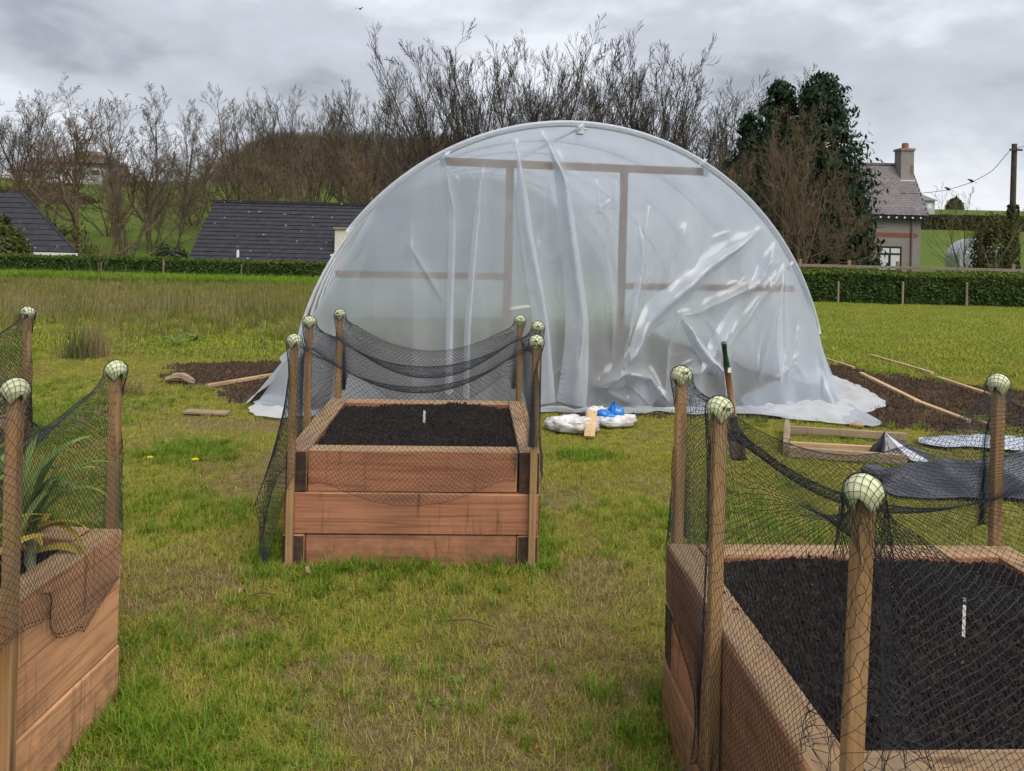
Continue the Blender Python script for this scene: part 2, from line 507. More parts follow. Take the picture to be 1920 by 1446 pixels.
farc = t.mix(t.fr(t.noise(p, 1.2, 5, .7), 0.38, 0.68, 0, .6), farc, (0.115, 0.115, 0.03))
farc = t.mix(t.fr(t.noise(p, 6.0, 4, .7), 0.5, 0.75, 0, .5), farc, (0.05, 0.065, 0.02))
c = t.mix(t.attr('far'), c, farc)
c = t.mix(t.attr('hillwood'), c, (0.085, 0.06, 0.038))
M_GROUND = t.done(t.principled(c, 0.95, t.bump(n2, 0.6, 0.03), 0.1))
ground = obj('ground', mesh_np('ground', np.stack([GX, GY, GZ], -1).reshape(-1, 3), grid_quads(len(gx), len(gy)), None, True, attrs=at_), M_GROUND)
tag(ground, kind='structure')

# ---- grass: blade tufts scattered over the ground
def tuft_mesh(name, seed, nb, rad, lmin, lmax, wid, lean, cols, curl=0.5):
    r = np.random.default_rng(seed)
    V = []; Q = []; T = []; C = []
    for k in range(nb):
        a = r.uniform(0, 2 * np.pi); rr = rad * math.sqrt(r.random())
        b = np.array([rr * math.cos(a), rr * math.sin(a), -0.006])
        L = r.uniform(lmin, lmax); w = wid * r.uniform(.7, 1.3)
        d = r.uniform(0, 2 * np.pi); ln = lean * r.uniform(.3, 1.2)
        dirh = np.array([math.cos(d), math.sin(d), 0]); side = np.array([-math.sin(d), math.cos(d), 0])
        i0 = len(V)
        ang = ln
        p0 = b
        p1 = p0 + L * .5 * (dirh * math.sin(ang) + np.array([0, 0, math.cos(ang)]))
        ang2 = min(ang + curl * r.uniform(.3, 1.2), 1.9)
        p2 = p1 + L * .5 * (dirh * math.sin(ang2) + np.array([0, 0, math.cos(ang2)]))
        if p2[2] < 0.003: p2[2] = 0.003
        V += [p0 - side * w * .5, p0 + side * w * .5, p1 - side * w * .42, p1 + side * w * .42, p2]
        Q.append([i0, i0 + 1, i0 + 3, i0 + 2]); T.append([i0 + 2, i0 + 3, i0 + 4])
        c = np.array(cols[r.integers(len(cols))]) * r.uniform(.75, 1.25)
        C += [c] * 5
    return mesh_np(name, V, Q, T, False, C)

M_GRASS = leafmat('grass_blades', (0.92, 0.92, 0.9), (1.12, 1.06, 1.0), 0.38, 0.9, 0.35, True)
def scatter(name, label, cat, protos, P, rot, scl):
    """grass nobody could count: tufts placed on points"""
    idx = rng.integers(0, len(protos), len(P))
    me = mesh_np(name, P, attrs=dict(rz=rot, scl=scl, pick=idx.astype(float)))
    o = obj(name, me)
    g = bpy.data.node_groups.new(name + '_tufts', 'GeometryNodeTree')
    g.interface.new_socket('Geometry', in_out='INPUT', socket_type='NodeSocketGeometry')
    g.interface.new_socket('Geometry', in_out='OUTPUT', socket_type='NodeSocketGeometry')
    gi = g.nodes.new('NodeGroupInput'); go = g.nodes.new('NodeGroupOutput')
    na = lambda k: (lambda n: (setattr(n, 'data_type', 'FLOAT'), n.inputs['Name'].__setattr__('default_value', k), n.outputs[0])[2])(g.nodes.new('GeometryNodeInputNamedAttribute'))
    rzs, scs, pks = na('rz'), na('scl'), na('pick')
    cx = g.nodes.new('ShaderNodeCombineXYZ'); g.links.new(rzs, cx.inputs[2])
    join = g.nodes.new('GeometryNodeJoinGeometry')
    for k, pr in enumerate(protos):
        oi = g.nodes.new('GeometryNodeObjectInfo'); oi.inputs['Object'].default_value = pr
        cmp_ = g.nodes.new('FunctionNodeCompare'); cmp_.data_type = 'FLOAT'; cmp_.operation = 'EQUAL'
        g.links.new(pks, cmp_.inputs[0]); cmp_.inputs[1].default_value = float(k); cmp_.inputs['Epsilon'].default_value = 0.1
        io = g.nodes.new('GeometryNodeInstanceOnPoints')
        g.links.new(gi.outputs[0], io.inputs['Points']); g.links.new(cmp_.outputs[0], io.inputs['Selection'])
        g.links.new(oi.outputs['Geometry'], io.inputs['Instance'])
        g.links.new(cx.outputs[0], io.inputs['Rotation']); g.links.new(scs, io.inputs['Scale'])
        g.links.new(io.outputs[0], join.inputs[0])
    g.links.new(join.outputs[0], go.inputs[0])
    md = o.modifiers.new('tufts', 'NODES'); md.node_group = g
    return tag(o, label, cat, kind='stuff')
def proto(me, m=None):
    me.materials.append(m or M_GRASS)
    return bpy.data.objects.new(me.name, me)

GC_LAWN = [(.37, .39, .045), (.28, .35, .04), (.42, .40, .075), (.33, .32, .055), (.25, .34, .038), (.41, .37, .12), (.35, .30, .08)]
GC_LUSH = [(.135, .255, .018), (.18, .31, .022), (.115, .22, .018), (.24, .33, .035), (.165, .24, .03)]
GC_DRY = [(.40, .32, .14), (.30, .225, .10), (.46, .38, .20), (.19, .135, .065), (.34, .33, .07), (.30, .29, .06)]
GC_MEAD = [(.17, .215, .03), (.21, .215, .045), (.26, .225, .08), (.14, .20, .028), (.31, .25, .11), (.16, .23, .03)]
PR_LAWN = [proto(tuft_mesh('lawn_tuft', 11 + k, 16, .032, .018, .045, .0024, 0.75, GC_LAWN, .7)) for k in range(4)]
PR_LUSH = [proto(tuft_mesh('lush_tuft', 31 + k, 20, .03, .035, .095, .0034, 0.55, GC_LUSH, .8)) for k in range(4)]
PR_DRY = [proto(tuft_mesh('dry_tuft', 51 + k, 14, .04, .025, .06, .0022, 1.35, GC_DRY, .3)) for k in range(4)]
PR_MEAD = [proto(tuft_mesh('meadow_tuft', 71 + k, 26, .09, .08, .26, .006, 0.35, GC_MEAD, .5)) for k in range(4)]
PR_FAR = [proto(tuft_mesh('field_tuft', 91 + k, 30, .11, .03, .075, .008, 0.8, GC_LUSH + GC_LAWN, .6)) for k in range(4)]
PR_TALL = [proto(tuft_mesh('verge_tuft', 95 + k, 26, .12, .18, .42, .012, 0.45, GC_LUSH, .7)) for k in range(3)]

def in_view(x, y, m=0.3):
    return (np.abs(x) < 0.68 * y + m) & (y > 1.0)
def free(x, y):
    ok = np.ones(len(x), bool)
    for b in BEDS:
        lx, ly = to_local(b, x, y)
        ok &= ~((lx > -.005) & (lx < BW + .005) & (ly > -.005) & (ly < BL + .005))
    s, n = tun_inv(x, y)
    ok &= ~((np.abs(s) < 2.75) & (n < 0.5) & (n > -TLEN))
    return ok
def sample(n, y0, y1, power=1.0):
    y = y0 + (y1 - y0) * rng.random(n) ** power
    x = (rng.random(n) * 2 - 1) * (0.68 * y + 0.3)
    k = rng.random(n) < (0.68 * y + .3) / (0.68 * y1 + .3)
    k &= free(x, y)
    return x[k], y[k]
def place(name, label, cat, protos, x, y, smin, smax):
    z = terrain(x, y) - 0.012
    scatter(name, label, cat, protos, np.stack([x, y, z], -1), rng.random(len(x)) * 6.283, rng.uniform(smin, smax, len(x)))

X = []; Y = []
for (y0, y1, n) in ((1.5, 3.2, 22000), (3.2, 6, 42000), (6, 13, 80000)):
    x, y = sample(n, y0, y1); X.append(x); Y.append(y)
x = np.concatenate(X); y = np.concatenate(Y)
so, wo, lu, me_ = mask_soil(x, y), mask_worn(x, y), mask_lush(x, y), mask_meadow(x, y)
keep = rng.random(len(x)) < np.clip(1.0 - 1.15 * so - 0.93 * wo, 0.0, 1)
place('lawn_grass', 'short yellowish green lawn grass growing between the raised beds', 'grass', PR_LAWN, x[keep], y[keep], 0.75, 1.35)
X = []; Y = []
for (y0, y1, n) in ((1.5, 3.2, 9000), (3.2, 6, 16000), (6, 13, 30000)):
    x, y = sample(n, y0, y1); X.append(x); Y.append(y)
x = np.concatenate(X); y = np.concatenate(Y)
lu, so = mask_lush(x, y), mask_soil(x, y)
keep = rng.random(len(x)) < lu ** 1.3 * (1 - so) * (1 - .85 * mask_worn(x, y))
place('long_grass', 'longer bright green grass around the edges of the beds', 'grass', PR_LUSH, x[keep], y[keep], 0.6, 1.25)
x, y = sample(70000, 1.5, 12)
x2, y2 = sample(22000, 1.5, 4.5); x = np.r_[x, x2]; y = np.r_[y, y2]
wo, so = mask_worn(x, y), mask_soil(x, y)
keep = rng.random(len(x)) < np.clip(wo + .16, 0, 1) * (1 - .72 * so)
place('dead_grass', 'straw coloured dead grass and thatch on the worn lawn', 'grass', PR_DRY, x[keep], y[keep], 0.6, 1.3)
x, y = sample(26000, 10, 31)
m_ = mask_meadow(x, y)
keep = rng.random(len(x)) < m_ * (.35 + .65 * smooth(.42, .6, fbm(x * .45 + 3, y * .3 + 8, 3)))
place('meadow_grass', 'tall rough meadow grass with brown stalks before the left hedge', 'grass', PR_MEAD, x[keep], y[keep], 0.7, 1.3)
x, y = sample(80000, 10, 26)
keep = (rng.random(len(x)) < 1 - .75 * mask_meadow(x, y)) & (mask_soil(x, y) < .3)
place('field_grass', 'bright green field grass stretching to the right hedge', 'grass', PR_FAR, x[keep], y[keep], 0.7, 1.3)
x, y = sample(30000, 25, 37)
keep = (x < 2) & (y > 29.5 + .5 * np.sin(x))
place('verge_grass', 'long green grass along the foot of the left hedge', 'grass', PR_TALL, x[keep], y[keep], 0.8, 1.2)
# ================================================================== raised beds
M_SLEEPX = wood('brown_sleeper', (0.40, 0.185, 0.108), (0.23, 0.095, 0.055), 0, splash=.8)
M_SLEEPY = wood('brown_sleeper_side', (0.40, 0.20, 0.112), (0.23, 0.105, 0.055), 1, splash=.8)
M_TOPX = wood('bare_sleeper_top', (0.44, 0.29, 0.16), (0.26, 0.15, 0.08), 0, 0.35)
M_TOPY = wood('bare_sleeper_top_side', (0.44, 0.29, 0.16), (0.26, 0.15, 0.08), 1, 0.35)
M_STAKE = wood('stake_timber', (0.38, 0.225, 0.105), (0.17, 0.085, 0.04), 2, 0.25, 0.35)
t = NT('end_grain')
M_END = t.done(t.principled(t.ramp(t.noise(t.oco(), 30, 5), [(0.3, (0.035, 0.025, 0.018)), (0.7, (0.11, 0.072, 0.05))]), 0.9, None, 0.15))
M_GALV = plain('galvanised_steel', (0.62, 0.63, 0.64), 0.35, 0.15, 40, 0.5, 0.8)

M_PALEX = wood('pale_brown_sleeper', (0.60, 0.32, 0.175), (0.36, 0.17, 0.085), 0, splash=.6)
M_PALEY = wood('pale_brown_sleeper_side', (0.62, 0.33, 0.18), (0.37, 0.175, 0.088), 1, splash=.6)
def sleeper_mesh(axis, length, th, h, seed):
    """one sawn sleeper, slightly bowed, with its own top, end and side faces"""
    r = np.random.default_rng(seed)
    mb = MB()
    if axis == 0: mb.box((0, 0, 0), (length, th, h), bev=0.005)
    else: mb.box((0, 0, 0), (th, length, h), bev=0.005)
    V = np.concatenate(mb.v); V = V + r.normal(0, 0.0012, V.shape)
    me = mesh_np('sleeper', V, np.concatenate(mb.q), np.concatenate(mb.t), False)
    pale = 120 <= seed < 160
    for m in ((M_PALEX if pale else M_SLEEPX, M_TOPX, M_END) if axis == 0 else (M_PALEY if pale else M_SLEEPY, M_TOPY, M_END)): me.materials.append(m)
    for pl in me.polygons:
        n = pl.normal
        pl.material_index = 1 if abs(n.z) > 0.75 else (2 if abs(n[axis]) > 0.75 else 0)
    return me

def stake_mesh(h, w=0.042, seed=0):
    r = np.random.default_rng(seed)
    mb = MB()
    mb.box((-w / 2, -w / 2, -0.05), (w / 2, w / 2, h), bev=0.003)
    return mesh_np('post', np.concatenate(mb.v), np.concatenate(mb.q), np.concatenate(mb.t), False)

POSTS = [(0.036, -0.019), (-0.019, BL * .5), (0.042, BL + .019), (BW - .036, -0.019), (BW + .019, BL * .5), (BW - .042, BL + .019)]
t = NT('bed_compost')
pc = t.pos()
nn = t.noise(pc, 70, 5, 0.7)
cc = t.ramp(nn, [(0.3, (0.010, 0.008, 0.009)), (0.6, (0.030, 0.023, 0.023)), (0.8, (0.065, 0.047, 0.04))])
M_COMPOST = t.done(t.principled(cc, 0.95, t.bump(nn, 0.9, 0.012), 0.12))
def crumb_proto(seed, n, size, cols):
    r = np.random.default_rng(seed)
    V = []; T = []; C = []
    for k in range(n):
        c = np.array([r.uniform(-.03, .03), r.uniform(-.03, .03), r.uniform(-.002, .006)])
        s_ = size * r.uniform(.4, 1.2, 3)
        P = np.array([[1, 0, -.4], [-.6, .8, -.4], [-.6, -.8, -.4], [0, 0, .9]]) * s_ + r.normal(0, size * .2, (4, 3))
        i0 = len(V); V += list(P + c)
        T += [[i0, i0 + 1, i0 + 3], [i0 + 1, i0 + 2, i0 + 3], [i0 + 2, i0, i0 + 3], [i0, i0 + 2, i0 + 1]]
        C += [np.array(cols[r.integers(len(cols))])] * 4
    return mesh_np('compost_crumbs', V, None, T, False, C)
t = NT('crumb')
M_CRUMB = t.done(t.principled(t.attr('Col', 'Color'), 0.9, None, 0.2))
PR_CRUMB = [proto(crumb_proto(200 + k, 14, .0065, [(.018, .014, .014), (.03, .023, .022), (.05, .036, .03), (.012, .010, .011), (.04, .03, .028)]), M_CRUMB) for k in range(3)]
PR_CHIP = [proto(crumb_proto(220 + k, 2, .0075, [(.30, .25, .19), (.22, .15, .10), (.42, .38, .32), (.16, .10, .07)]), M_CRUMB) for k in range(3)]

def raised_bed(b, label, seed, post_h, leans=None, soil=0.545, posts=range(6), long_sides=False):
    root = thing('raised_bed', label, 'raised bed', (b['o'][0], b['o'][1], 0), b['yaw'], 'timber raised beds')
    hh = 0.195; th = 0.1; k = 0
    z0 = -0.03
    for lay in range(3):
        h = hh + (0.03 if lay == 0 else 0)
        gap = 0.003
        for end in (0, 1):
            r = random.Random(seed * 50 + lay * 10 + end)
            j = r.uniform(-.004, .004)
            if lay == 1 and not long_sides:      # front and back pieces run the full width
                o = obj('sleeper', sleeper_mesh(0, BW - .004, th, h - gap, seed * 40 + k), None, root, (0.002, (0 if end == 0 else BL - th) + j, z0)); k += 1
                o = obj('sleeper', sleeper_mesh(1, BL - 2 * th - .012, th, h - gap, seed * 40 + k), None, root, ((0.0 if end == 0 else BW - th) + j, th + .006, z0)); k += 1
            else:
                o = obj('sleeper', sleeper_mesh(1, BL, th, h - gap, seed * 40 + k), None, root, ((0 if end == 0 else BW - th) + j, 0, z0)); k += 1
                o = obj('sleeper', sleeper_mesh(0, BW - 2 * th - .012, th, h - gap, seed * 40 + k), None, root, (th + .006, (0.006 if end == 0 else BL - th) + j, z0)); k += 1
        z0 += h
    for i in posts:
        x, y = POSTS[i]
        o = obj('post', stake_mesh(post_h[i], 0.033, seed * 9 + i), M_STAKE, root, (x, y, 0))
        if leans and i in leans: o.rotation_euler = leans[i]
        for zz in (0.17, 0.42, 0.51):
            m = MB(); m.tube([(0, -.0165, zz), (0, -.0195, zz)], .0045, 6)
            if i in (0, 3): obj('screw_head', mesh_np('screw_head', np.concatenate(m.v), np.concatenate(m.q), np.concatenate(m.t)), M_GALV, o)
    # compost fill
    n = 60
    xs = np.linspace(.09, BW - .09, n); ys = np.linspace(.09, BL - .09, n)
    XX, YY = np.meshgrid(xs, ys, indexing='ij')
    ZZ = soil + 0.05 * (fbm(XX * 2.5 + seed, YY * 2.5 + 4, 2) - .5) + 0.05 * (fbm(XX * 9 + seed, YY * 9, 4) - .5) + 0.012 * (1 - np.hypot(XX / BW - .5, YY / BL - .5) * 2)
    so = obj('soil', mesh_np('soil', np.stack([XX, YY, ZZ], -1).reshape(-1, 3), grid_quads(n, n), None, True), M_COMPOST, root)
    b['soil'] = soil
    return root

def crumbs(b, name, label, n, nchip, soil, seed):
    r = np.random.default_rng(seed)
    for nm, lb, pr, cnt, s0, s1 in ((name, label, PR_CRUMB, n, .5, 1.9), (name + '_chips', label.replace('crumbs', 'bark chips'), PR_CHIP, nchip, .5, 1.2)):
        lx = r.uniform(.105, BW - .105, cnt); ly = r.uniform(.105, BL - .105, cnt)
        z = soil + 0.05 * (fbm(lx * 2.5 + seed, ly * 2.5 + 4, 2) - .5) + 0.05 * (fbm(lx * 9 + seed, ly * 9, 4) - .5) + 0.012 * (1 - np.hypot(lx / BW - .5, ly / BL - .5) * 2)
        wx, wy = from_local(b, lx, ly)
        scatter(nm, lb, 'compost', pr, np.stack([wx, wy, z], -1), r.random(cnt) * 6.28, r.uniform(s0, s1, cnt))

PH_C = [1.085, 1.105, 1.085, 1.10, 1.10, 1.07]
PH_R = [1.135, 1.155, 1.135, 1.13, 1.13, 1.125]
PH_L = [1.12, 1.14, 1.12, 1.15, 1.155, 1.105]
PH_F = [1.12, 1.12, 1.12, 1.13, 1.12, 1.12]
raised_bed(BED_C, 'brown raised bed with bare compost standing in front of the polytunnel', 1, PH_C)
raised_bed(BED_R, 'brown raised bed with bare compost nearest the viewer on the right', 2, PH_R, {0: (0.0, D2R(1.3), 0)})
raised_bed(BED_L, 'brown raised bed planted with leeks at the left edge', 3, PH_L, soil=0.53, long_sides=True)
raised_bed(BED_F, 'brown raised bed mostly out of frame behind the leek bed', 4, PH_F)
crumbs(BED_C, 'compost_crumbs', 'dark compost crumbs covering the bed before the polytunnel', 6000, 110, .545, 1)
crumbs(BED_R, 'compost_crumbs', 'dark compost crumbs covering the nearest right bed', 11000, 170, .545, 2)

# ---- split tennis balls capping the stakes
t = NT('faded_felt')
oc = t.oco()
fz = t.noise(oc, 240, 3, 0.7)
zz = t.node('SeparateXYZ', {0: oc}).outputs[2]
fc = t.mix(t.fr(t.noise(oc, 22, 4), 0.35, 0.7), (0.66, 0.68, 0.47), (0.52, 0.58, 0.29))
fc = t.mix(t.fr(t.noise(oc, 45, 4), 0.5, 0.7, 0, .7), fc, (0.74, 0.73, 0.62))
fc = t.mix(t.fr(t.noise(oc, 30, 5, .7), .56, .74, 0, .65), fc, (.26, .24, .14))
fc = t.mix(1.0, fc, t.ramp(t.node('ObjectInfo').outputs['Random'], [(0, (.8, .8, .78)), (1, (1.12, 1.12, 1.14))]), 'MULTIPLY')
M_FELT = t.done(t.principled(fc, 0.95, t.bump(fz, 0.5, 0.002), 0.1))
M_RUBBER = plain('ball_rubber', (0.035, 0.035, 0.03), 0.8)
M_INK = plain('black_ink', (0.012, 0.012, 0.012), 0.6)
def ball_mesh(seed, rad=0.0345):
    """tennis ball cut crosswise from below: four pointed flaps hang over the stake"""
    r = np.random.default_rng(seed)
    na, nl = 64, 16
    V = []
    ph = r.uniform(-.25, .25)
    for i in range(nl):
        for k in range(na):
            a = 2 * np.pi * k / na
            w_ = ((a + ph) / (np.pi / 2)) % 1.0
            pet = 1 - abs(w_ - round(w_)) * 2                      # 1 at a flap's middle, 0 at a cut
            end = 1.66 + 0.86 * pet ** .85
            th = end * i / (nl - 1)
            rr = rad * math.sin(min(th, 2.6))
            if th > 1.57: rr = rad * (1 - 0.42 * (th - 1.57) ** 1.2 + .03 * (1 - pet))
            z = rad * math.cos(th) if th < 1.57 else -rad * (th - 1.57) * 1.15
            V.append((rr * math.cos(a), rr * math.sin(a), z))
    V = np.array(V) * (1 + r.normal(0, .004, (len(V), 1)))
    V[:, 2] *= r.uniform(.92, 1.0)
    q = []
    for i in range(nl - 1):
        for k in range(na): q.append([i * na + k, (i + 1) * na + k, (i + 1) * na + (k + 1) % na, i * na + (k + 1) % na])
    me = mesh_np('tennis_ball_cap', V, q, None, True)
    me.materials.append(M_FELT); me.materials.append(M_RUBBER)
    return me
BALLS = {}
def ball(b, key, i, ph, label, lean=(0, 0), slit=False, ink=None, seed=0):
    x, y = POSTS[i]
    h = ph[i]
    wx, wy = from_local(b, x + math.sin(lean[1]) * h, y)
    z = h * math.cos(lean[1]) + 0.006
    o = obj('tennis_ball_cap', ball_mesh(seed), None, None, (wx, wy, z), b['yaw'] + random.uniform(-.1, .1))
    md = o.modifiers.new('thickness', 'SOLIDIFY'); md.thickness = 0.0035; md.offset = -1; md.material_offset = 1
    o.rotation_euler = (D2R(random.uniform(-9, 9)), D2R(random.uniform(-9, 9)), o.rotation_euler[2] + random.uniform(-.25, .25))
    tag(o, label, 'ball', 'cut tennis balls on the stakes')
    BALLS[(key, i)] = (x + math.sin(lean[1]) * h, y, z)
    if slit:
        m = MB()
        for (a, bb, w) in (((-.012, .012), (.011, .009), .0035), ((-.013, -.006), (-.002, -.010), .003), ((.004, -.004), (.014, -.011), .003)):
            p0 = np.array([a[0], -math.sqrt(.0352 ** 2 - a[0] ** 2 - a[1] ** 2), a[1]]); p1 = np.array([bb[0], -math.sqrt(.0352 ** 2 - bb[0] ** 2 - bb[1] ** 2), bb[1]])
            m.tube([p0, (p0 + p1) / 2 + np.array([0, -.002, .001]), p1], [.001, w, .001], 6)
        m.build('slit', M_RUBBER, o)
    if ink:
        cu = bpy.data.curves.new('lettering', 'FONT'); cu.body = ink; cu.size = 0.017; cu.extrude = 0.0008
        cu.align_x = 'CENTER'
        cu.materials.append(M_INK)
        tmp = bpy.data.objects.new('lettering_curve', cu); COL.objects.link(tmp)
        me_t = bpy.data.meshes.new_from_object(tmp.evaluated_get(bpy.context.evaluated_depsgraph_get()))
        bpy.data.objects.remove(tmp)
        if len(me_t.materials) == 0: me_t.materials.append(M_INK)
        to = bpy.data.objects.new('lettering', me_t); COL.objects.link(to); to.parent = o
        to.location = (0.012, -0.0335, 0.004); to.rotation_euler = (D2R(86), 0, D2R(18))
    return o
ball(BED_C, 'C', 0, PH_C, 'pale green ball on the front left stake of the middle bed', seed=1)
ball(BED_C, 'C', 1, PH_C, 'pale green ball on the middle left stake of the middle bed', seed=2)
ball(BED_C, 'C', 2, PH_C, 'pale green ball on the rear left stake of the middle bed', slit=True, seed=3)
ball(BED_C, 'C', 3, PH_C, 'split pale green ball on the front right stake of the middle bed', slit=True, seed=4)
ball(BED_C, 'C', 4, PH_C, 'pale green ball on the middle right stake of the middle bed', slit=True, seed=5)
ball(BED_C, 'C', 5, PH_C, 'pale green ball on the rear right stake of the middle bed', slit=True, seed=6)
ball(BED_R, 'R', 0, PH_R, 'large pale green ball on the leaning stake nearest the viewer', (0, D2R(1.3)), seed=7)
ball(BED_R, 'R', 1, PH_R, 'pale green ball with black lettering on the reddish left stake of the right bed', ink='Pet', seed=8)
ball(BED_R, 'R', 2, PH_R, 'pale green ball on the rear left stake of the right bed', ink='Pet', seed=9)
ball(BED_R, 'R', 5, PH_R, 'greyish ball on the rear right stake of the right bed', seed=10)
ball(BED_L, 'L', 4, PH_L, 'pale ball on the thick stake at the left picture edge', seed=11)
ball(BED_L, 'L', 5, PH_L, 'pale ball on the rear stake of the leek bed', seed=12)
ball(BED_F, 'F', 5, PH_F, 'small pale ball on the far stake at the left edge', slit=True, seed=13)

SPOT = {0: 'front left', 1: 'middle left', 2: 'rear left', 3: 'front right', 4: 'middle right', 5: 'rear right'}
kb = 20
for key_, bed_, ph_, nm_ in (('R', BED_R, PH_R, 'right bed'), ('L', BED_L, PH_L, 'leek bed'), ('F', BED_F, PH_F, 'far left bed')):
    for i_ in range(6):
        if (key_, i_) not in BALLS:
            ball(bed_, key_, i_, ph_, 'pale ball on the ' + SPOT[i_] + ' stake of the ' + nm_ + ' outside the frame', seed=kb); kb += 1

# ---- bird netting draped over the stakes: hung as a cloth, then strung as diamond mesh
def drape(posts, e, k, extra=(), steps=240, soil=.56, h=0.042, lift=None, off=(0, 0)):
    """posts: list of (x,y,z) tops. e=(left,right,front,back) overhang. k = slack. returns grid positions"""
    x0, x1, y0, y1 = -e[0] + off[0], BW + e[1] + off[0], -e[2] + off[1], BL + e[3] + off[1]
    nu = int((x1 - x0) / h) + 1; nv = int((y1 - y0) / h) + 1
    us = np.linspace(x0, x1, nu); vs_ = np.linspace(y0, y1, nv)
    U, Vv = np.meshgrid(us, vs_, indexing='ij')
    cx, cy = BW / 2, BL / 2
    P = np.stack([cx + (U - cx), cy + (Vv - cy), np.full_like(U, 1.2)], -1)
    ru = (us[1] - us[0]) * k; rv = (vs_[1] - vs_[0]) * k
    pins = []
    for (x, y, z) in posts:
        i = int(round((x - x0) / (us[1] - us[0]))); j = int(round((y - y0) / (vs_[1] - vs_[0])))
        pins.append((min(max(i, 0), nu - 1), min(max(j, 0), nv - 1), np.array([x, y, z])))
    for (u, v, tgt) in extra:
        i = int(round((u - x0) / (us[1] - us[0]))); j = int(round((v - y0) / (vs_[1] - vs_[0])))
        pins.append((min(max(i, 0), nu - 1), min(max(j, 0), nv - 1), np.array(tgt)))
    r = np.random.default_rng(5)
    P[..., 2] += r.normal(0, .004, U.shape)
    Q = P.copy()
    W = np.ones(U.shape)
    for i, j, _ in pins: W[i, j] = 0
    def con(A, B, wa, wb, rest):
        d = B - A; L = np.linalg.norm(d, axis=-1, keepdims=True) + 1e-9
        c = (np.maximum(L - rest, 0) + .25 * np.minimum(L - .62 * rest, 0)) / L * d / np.maximum(wa + wb, 1e-6)[..., None]
        A += c * wa[..., None]; B -= c * wb[..., None]
    def collide():
        x, y, z = P[..., 0], P[..., 1], P[..., 2]
        mg = .012
        inb = (x > -mg) & (x < BW + mg) & (y > -mg) & (y < BL + mg)
        inner = (x > .1) & (x < BW - .1) & (y > .1) & (y < BL - .1)
        top = np.where(inner, soil + .02, BH - .03 + .008)
        pen = inb & (z < top)
        dz = top - z
        dl = np.stack([x + mg, BW + mg - x, y + mg, BL + mg - y], -1)
        m = dl.argmin(-1); dm = dl.min(-1)
        side = pen & (dm < dz) & (dm < .06)
        up = pen & ~side
        P[..., 2] = np.where(up, top, z)
        P[..., 0] = np.where(side & (m == 0), -mg, np.where(side & (m == 1), BW + mg, x))
        P[..., 1] = np.where(side & (m == 2), -mg, np.where(side & (m == 3), BL + mg, y))
        for (bx, by, bz) in posts:
            c = np.array([bx, by, bz - .039]); d = P - c; L = np.linalg.norm(d, axis=-1, keepdims=True)
            P[...] = np.where(L < .044, c + d / (L + 1e-9) * .044, P)
            dx, dy = P[..., 0] - bx, P[..., 1] - by
            hit = (P[..., 2] < bz - .05) & (np.abs(dx) < .026) & (np.abs(dy) < .026)
            if by < 0: P[..., 1] = np.where(hit, by - .026, P[..., 1])
            elif by > BL: P[..., 1] = np.where(hit, by + .026, P[..., 1])
            elif bx < 0: P[..., 0] = np.where(hit, bx - .026, P[..., 0])
            else: P[..., 0] = np.where(hit, bx + .026, P[..., 0])
        fr = up
        Q[fr] = Q[fr] * .4 + P[fr] * .6
        P[..., 2] = np.maximum(P[..., 2], .03)
    for st in range(steps):
        vel = (P - Q) * 0.965
        Q = P.copy()
        vel[..., 2] -= 0.0011
        P = P + vel * W[..., None]
        ramp_ = min(1.0, st / 60)
        for i, j, tg in pins: P[i, j] = tg if st > 60 else P[i, j] * (1 - ramp_) + tg * ramp_
        for it in range(9):
            for o in (0, 1):
                con(P[o:-1:2][:], P[o + 1::2][:P[o:-1:2].shape[0]], W[o:-1:2], W[o + 1::2][:W[o:-1:2].shape[0]], ru)
                con(P[:, o:-1:2], P[:, o + 1::2][:, :P[:, o:-1:2].shape[1]], W[:, o:-1:2], W[:, o + 1::2][:, :W[:, o:-1:2].shape[1]], rv)
        collide()
        for i, j, tg in pins:
            if st > 60: P[i, j] = tg
    return P, (x0, x1, y0, y1), k

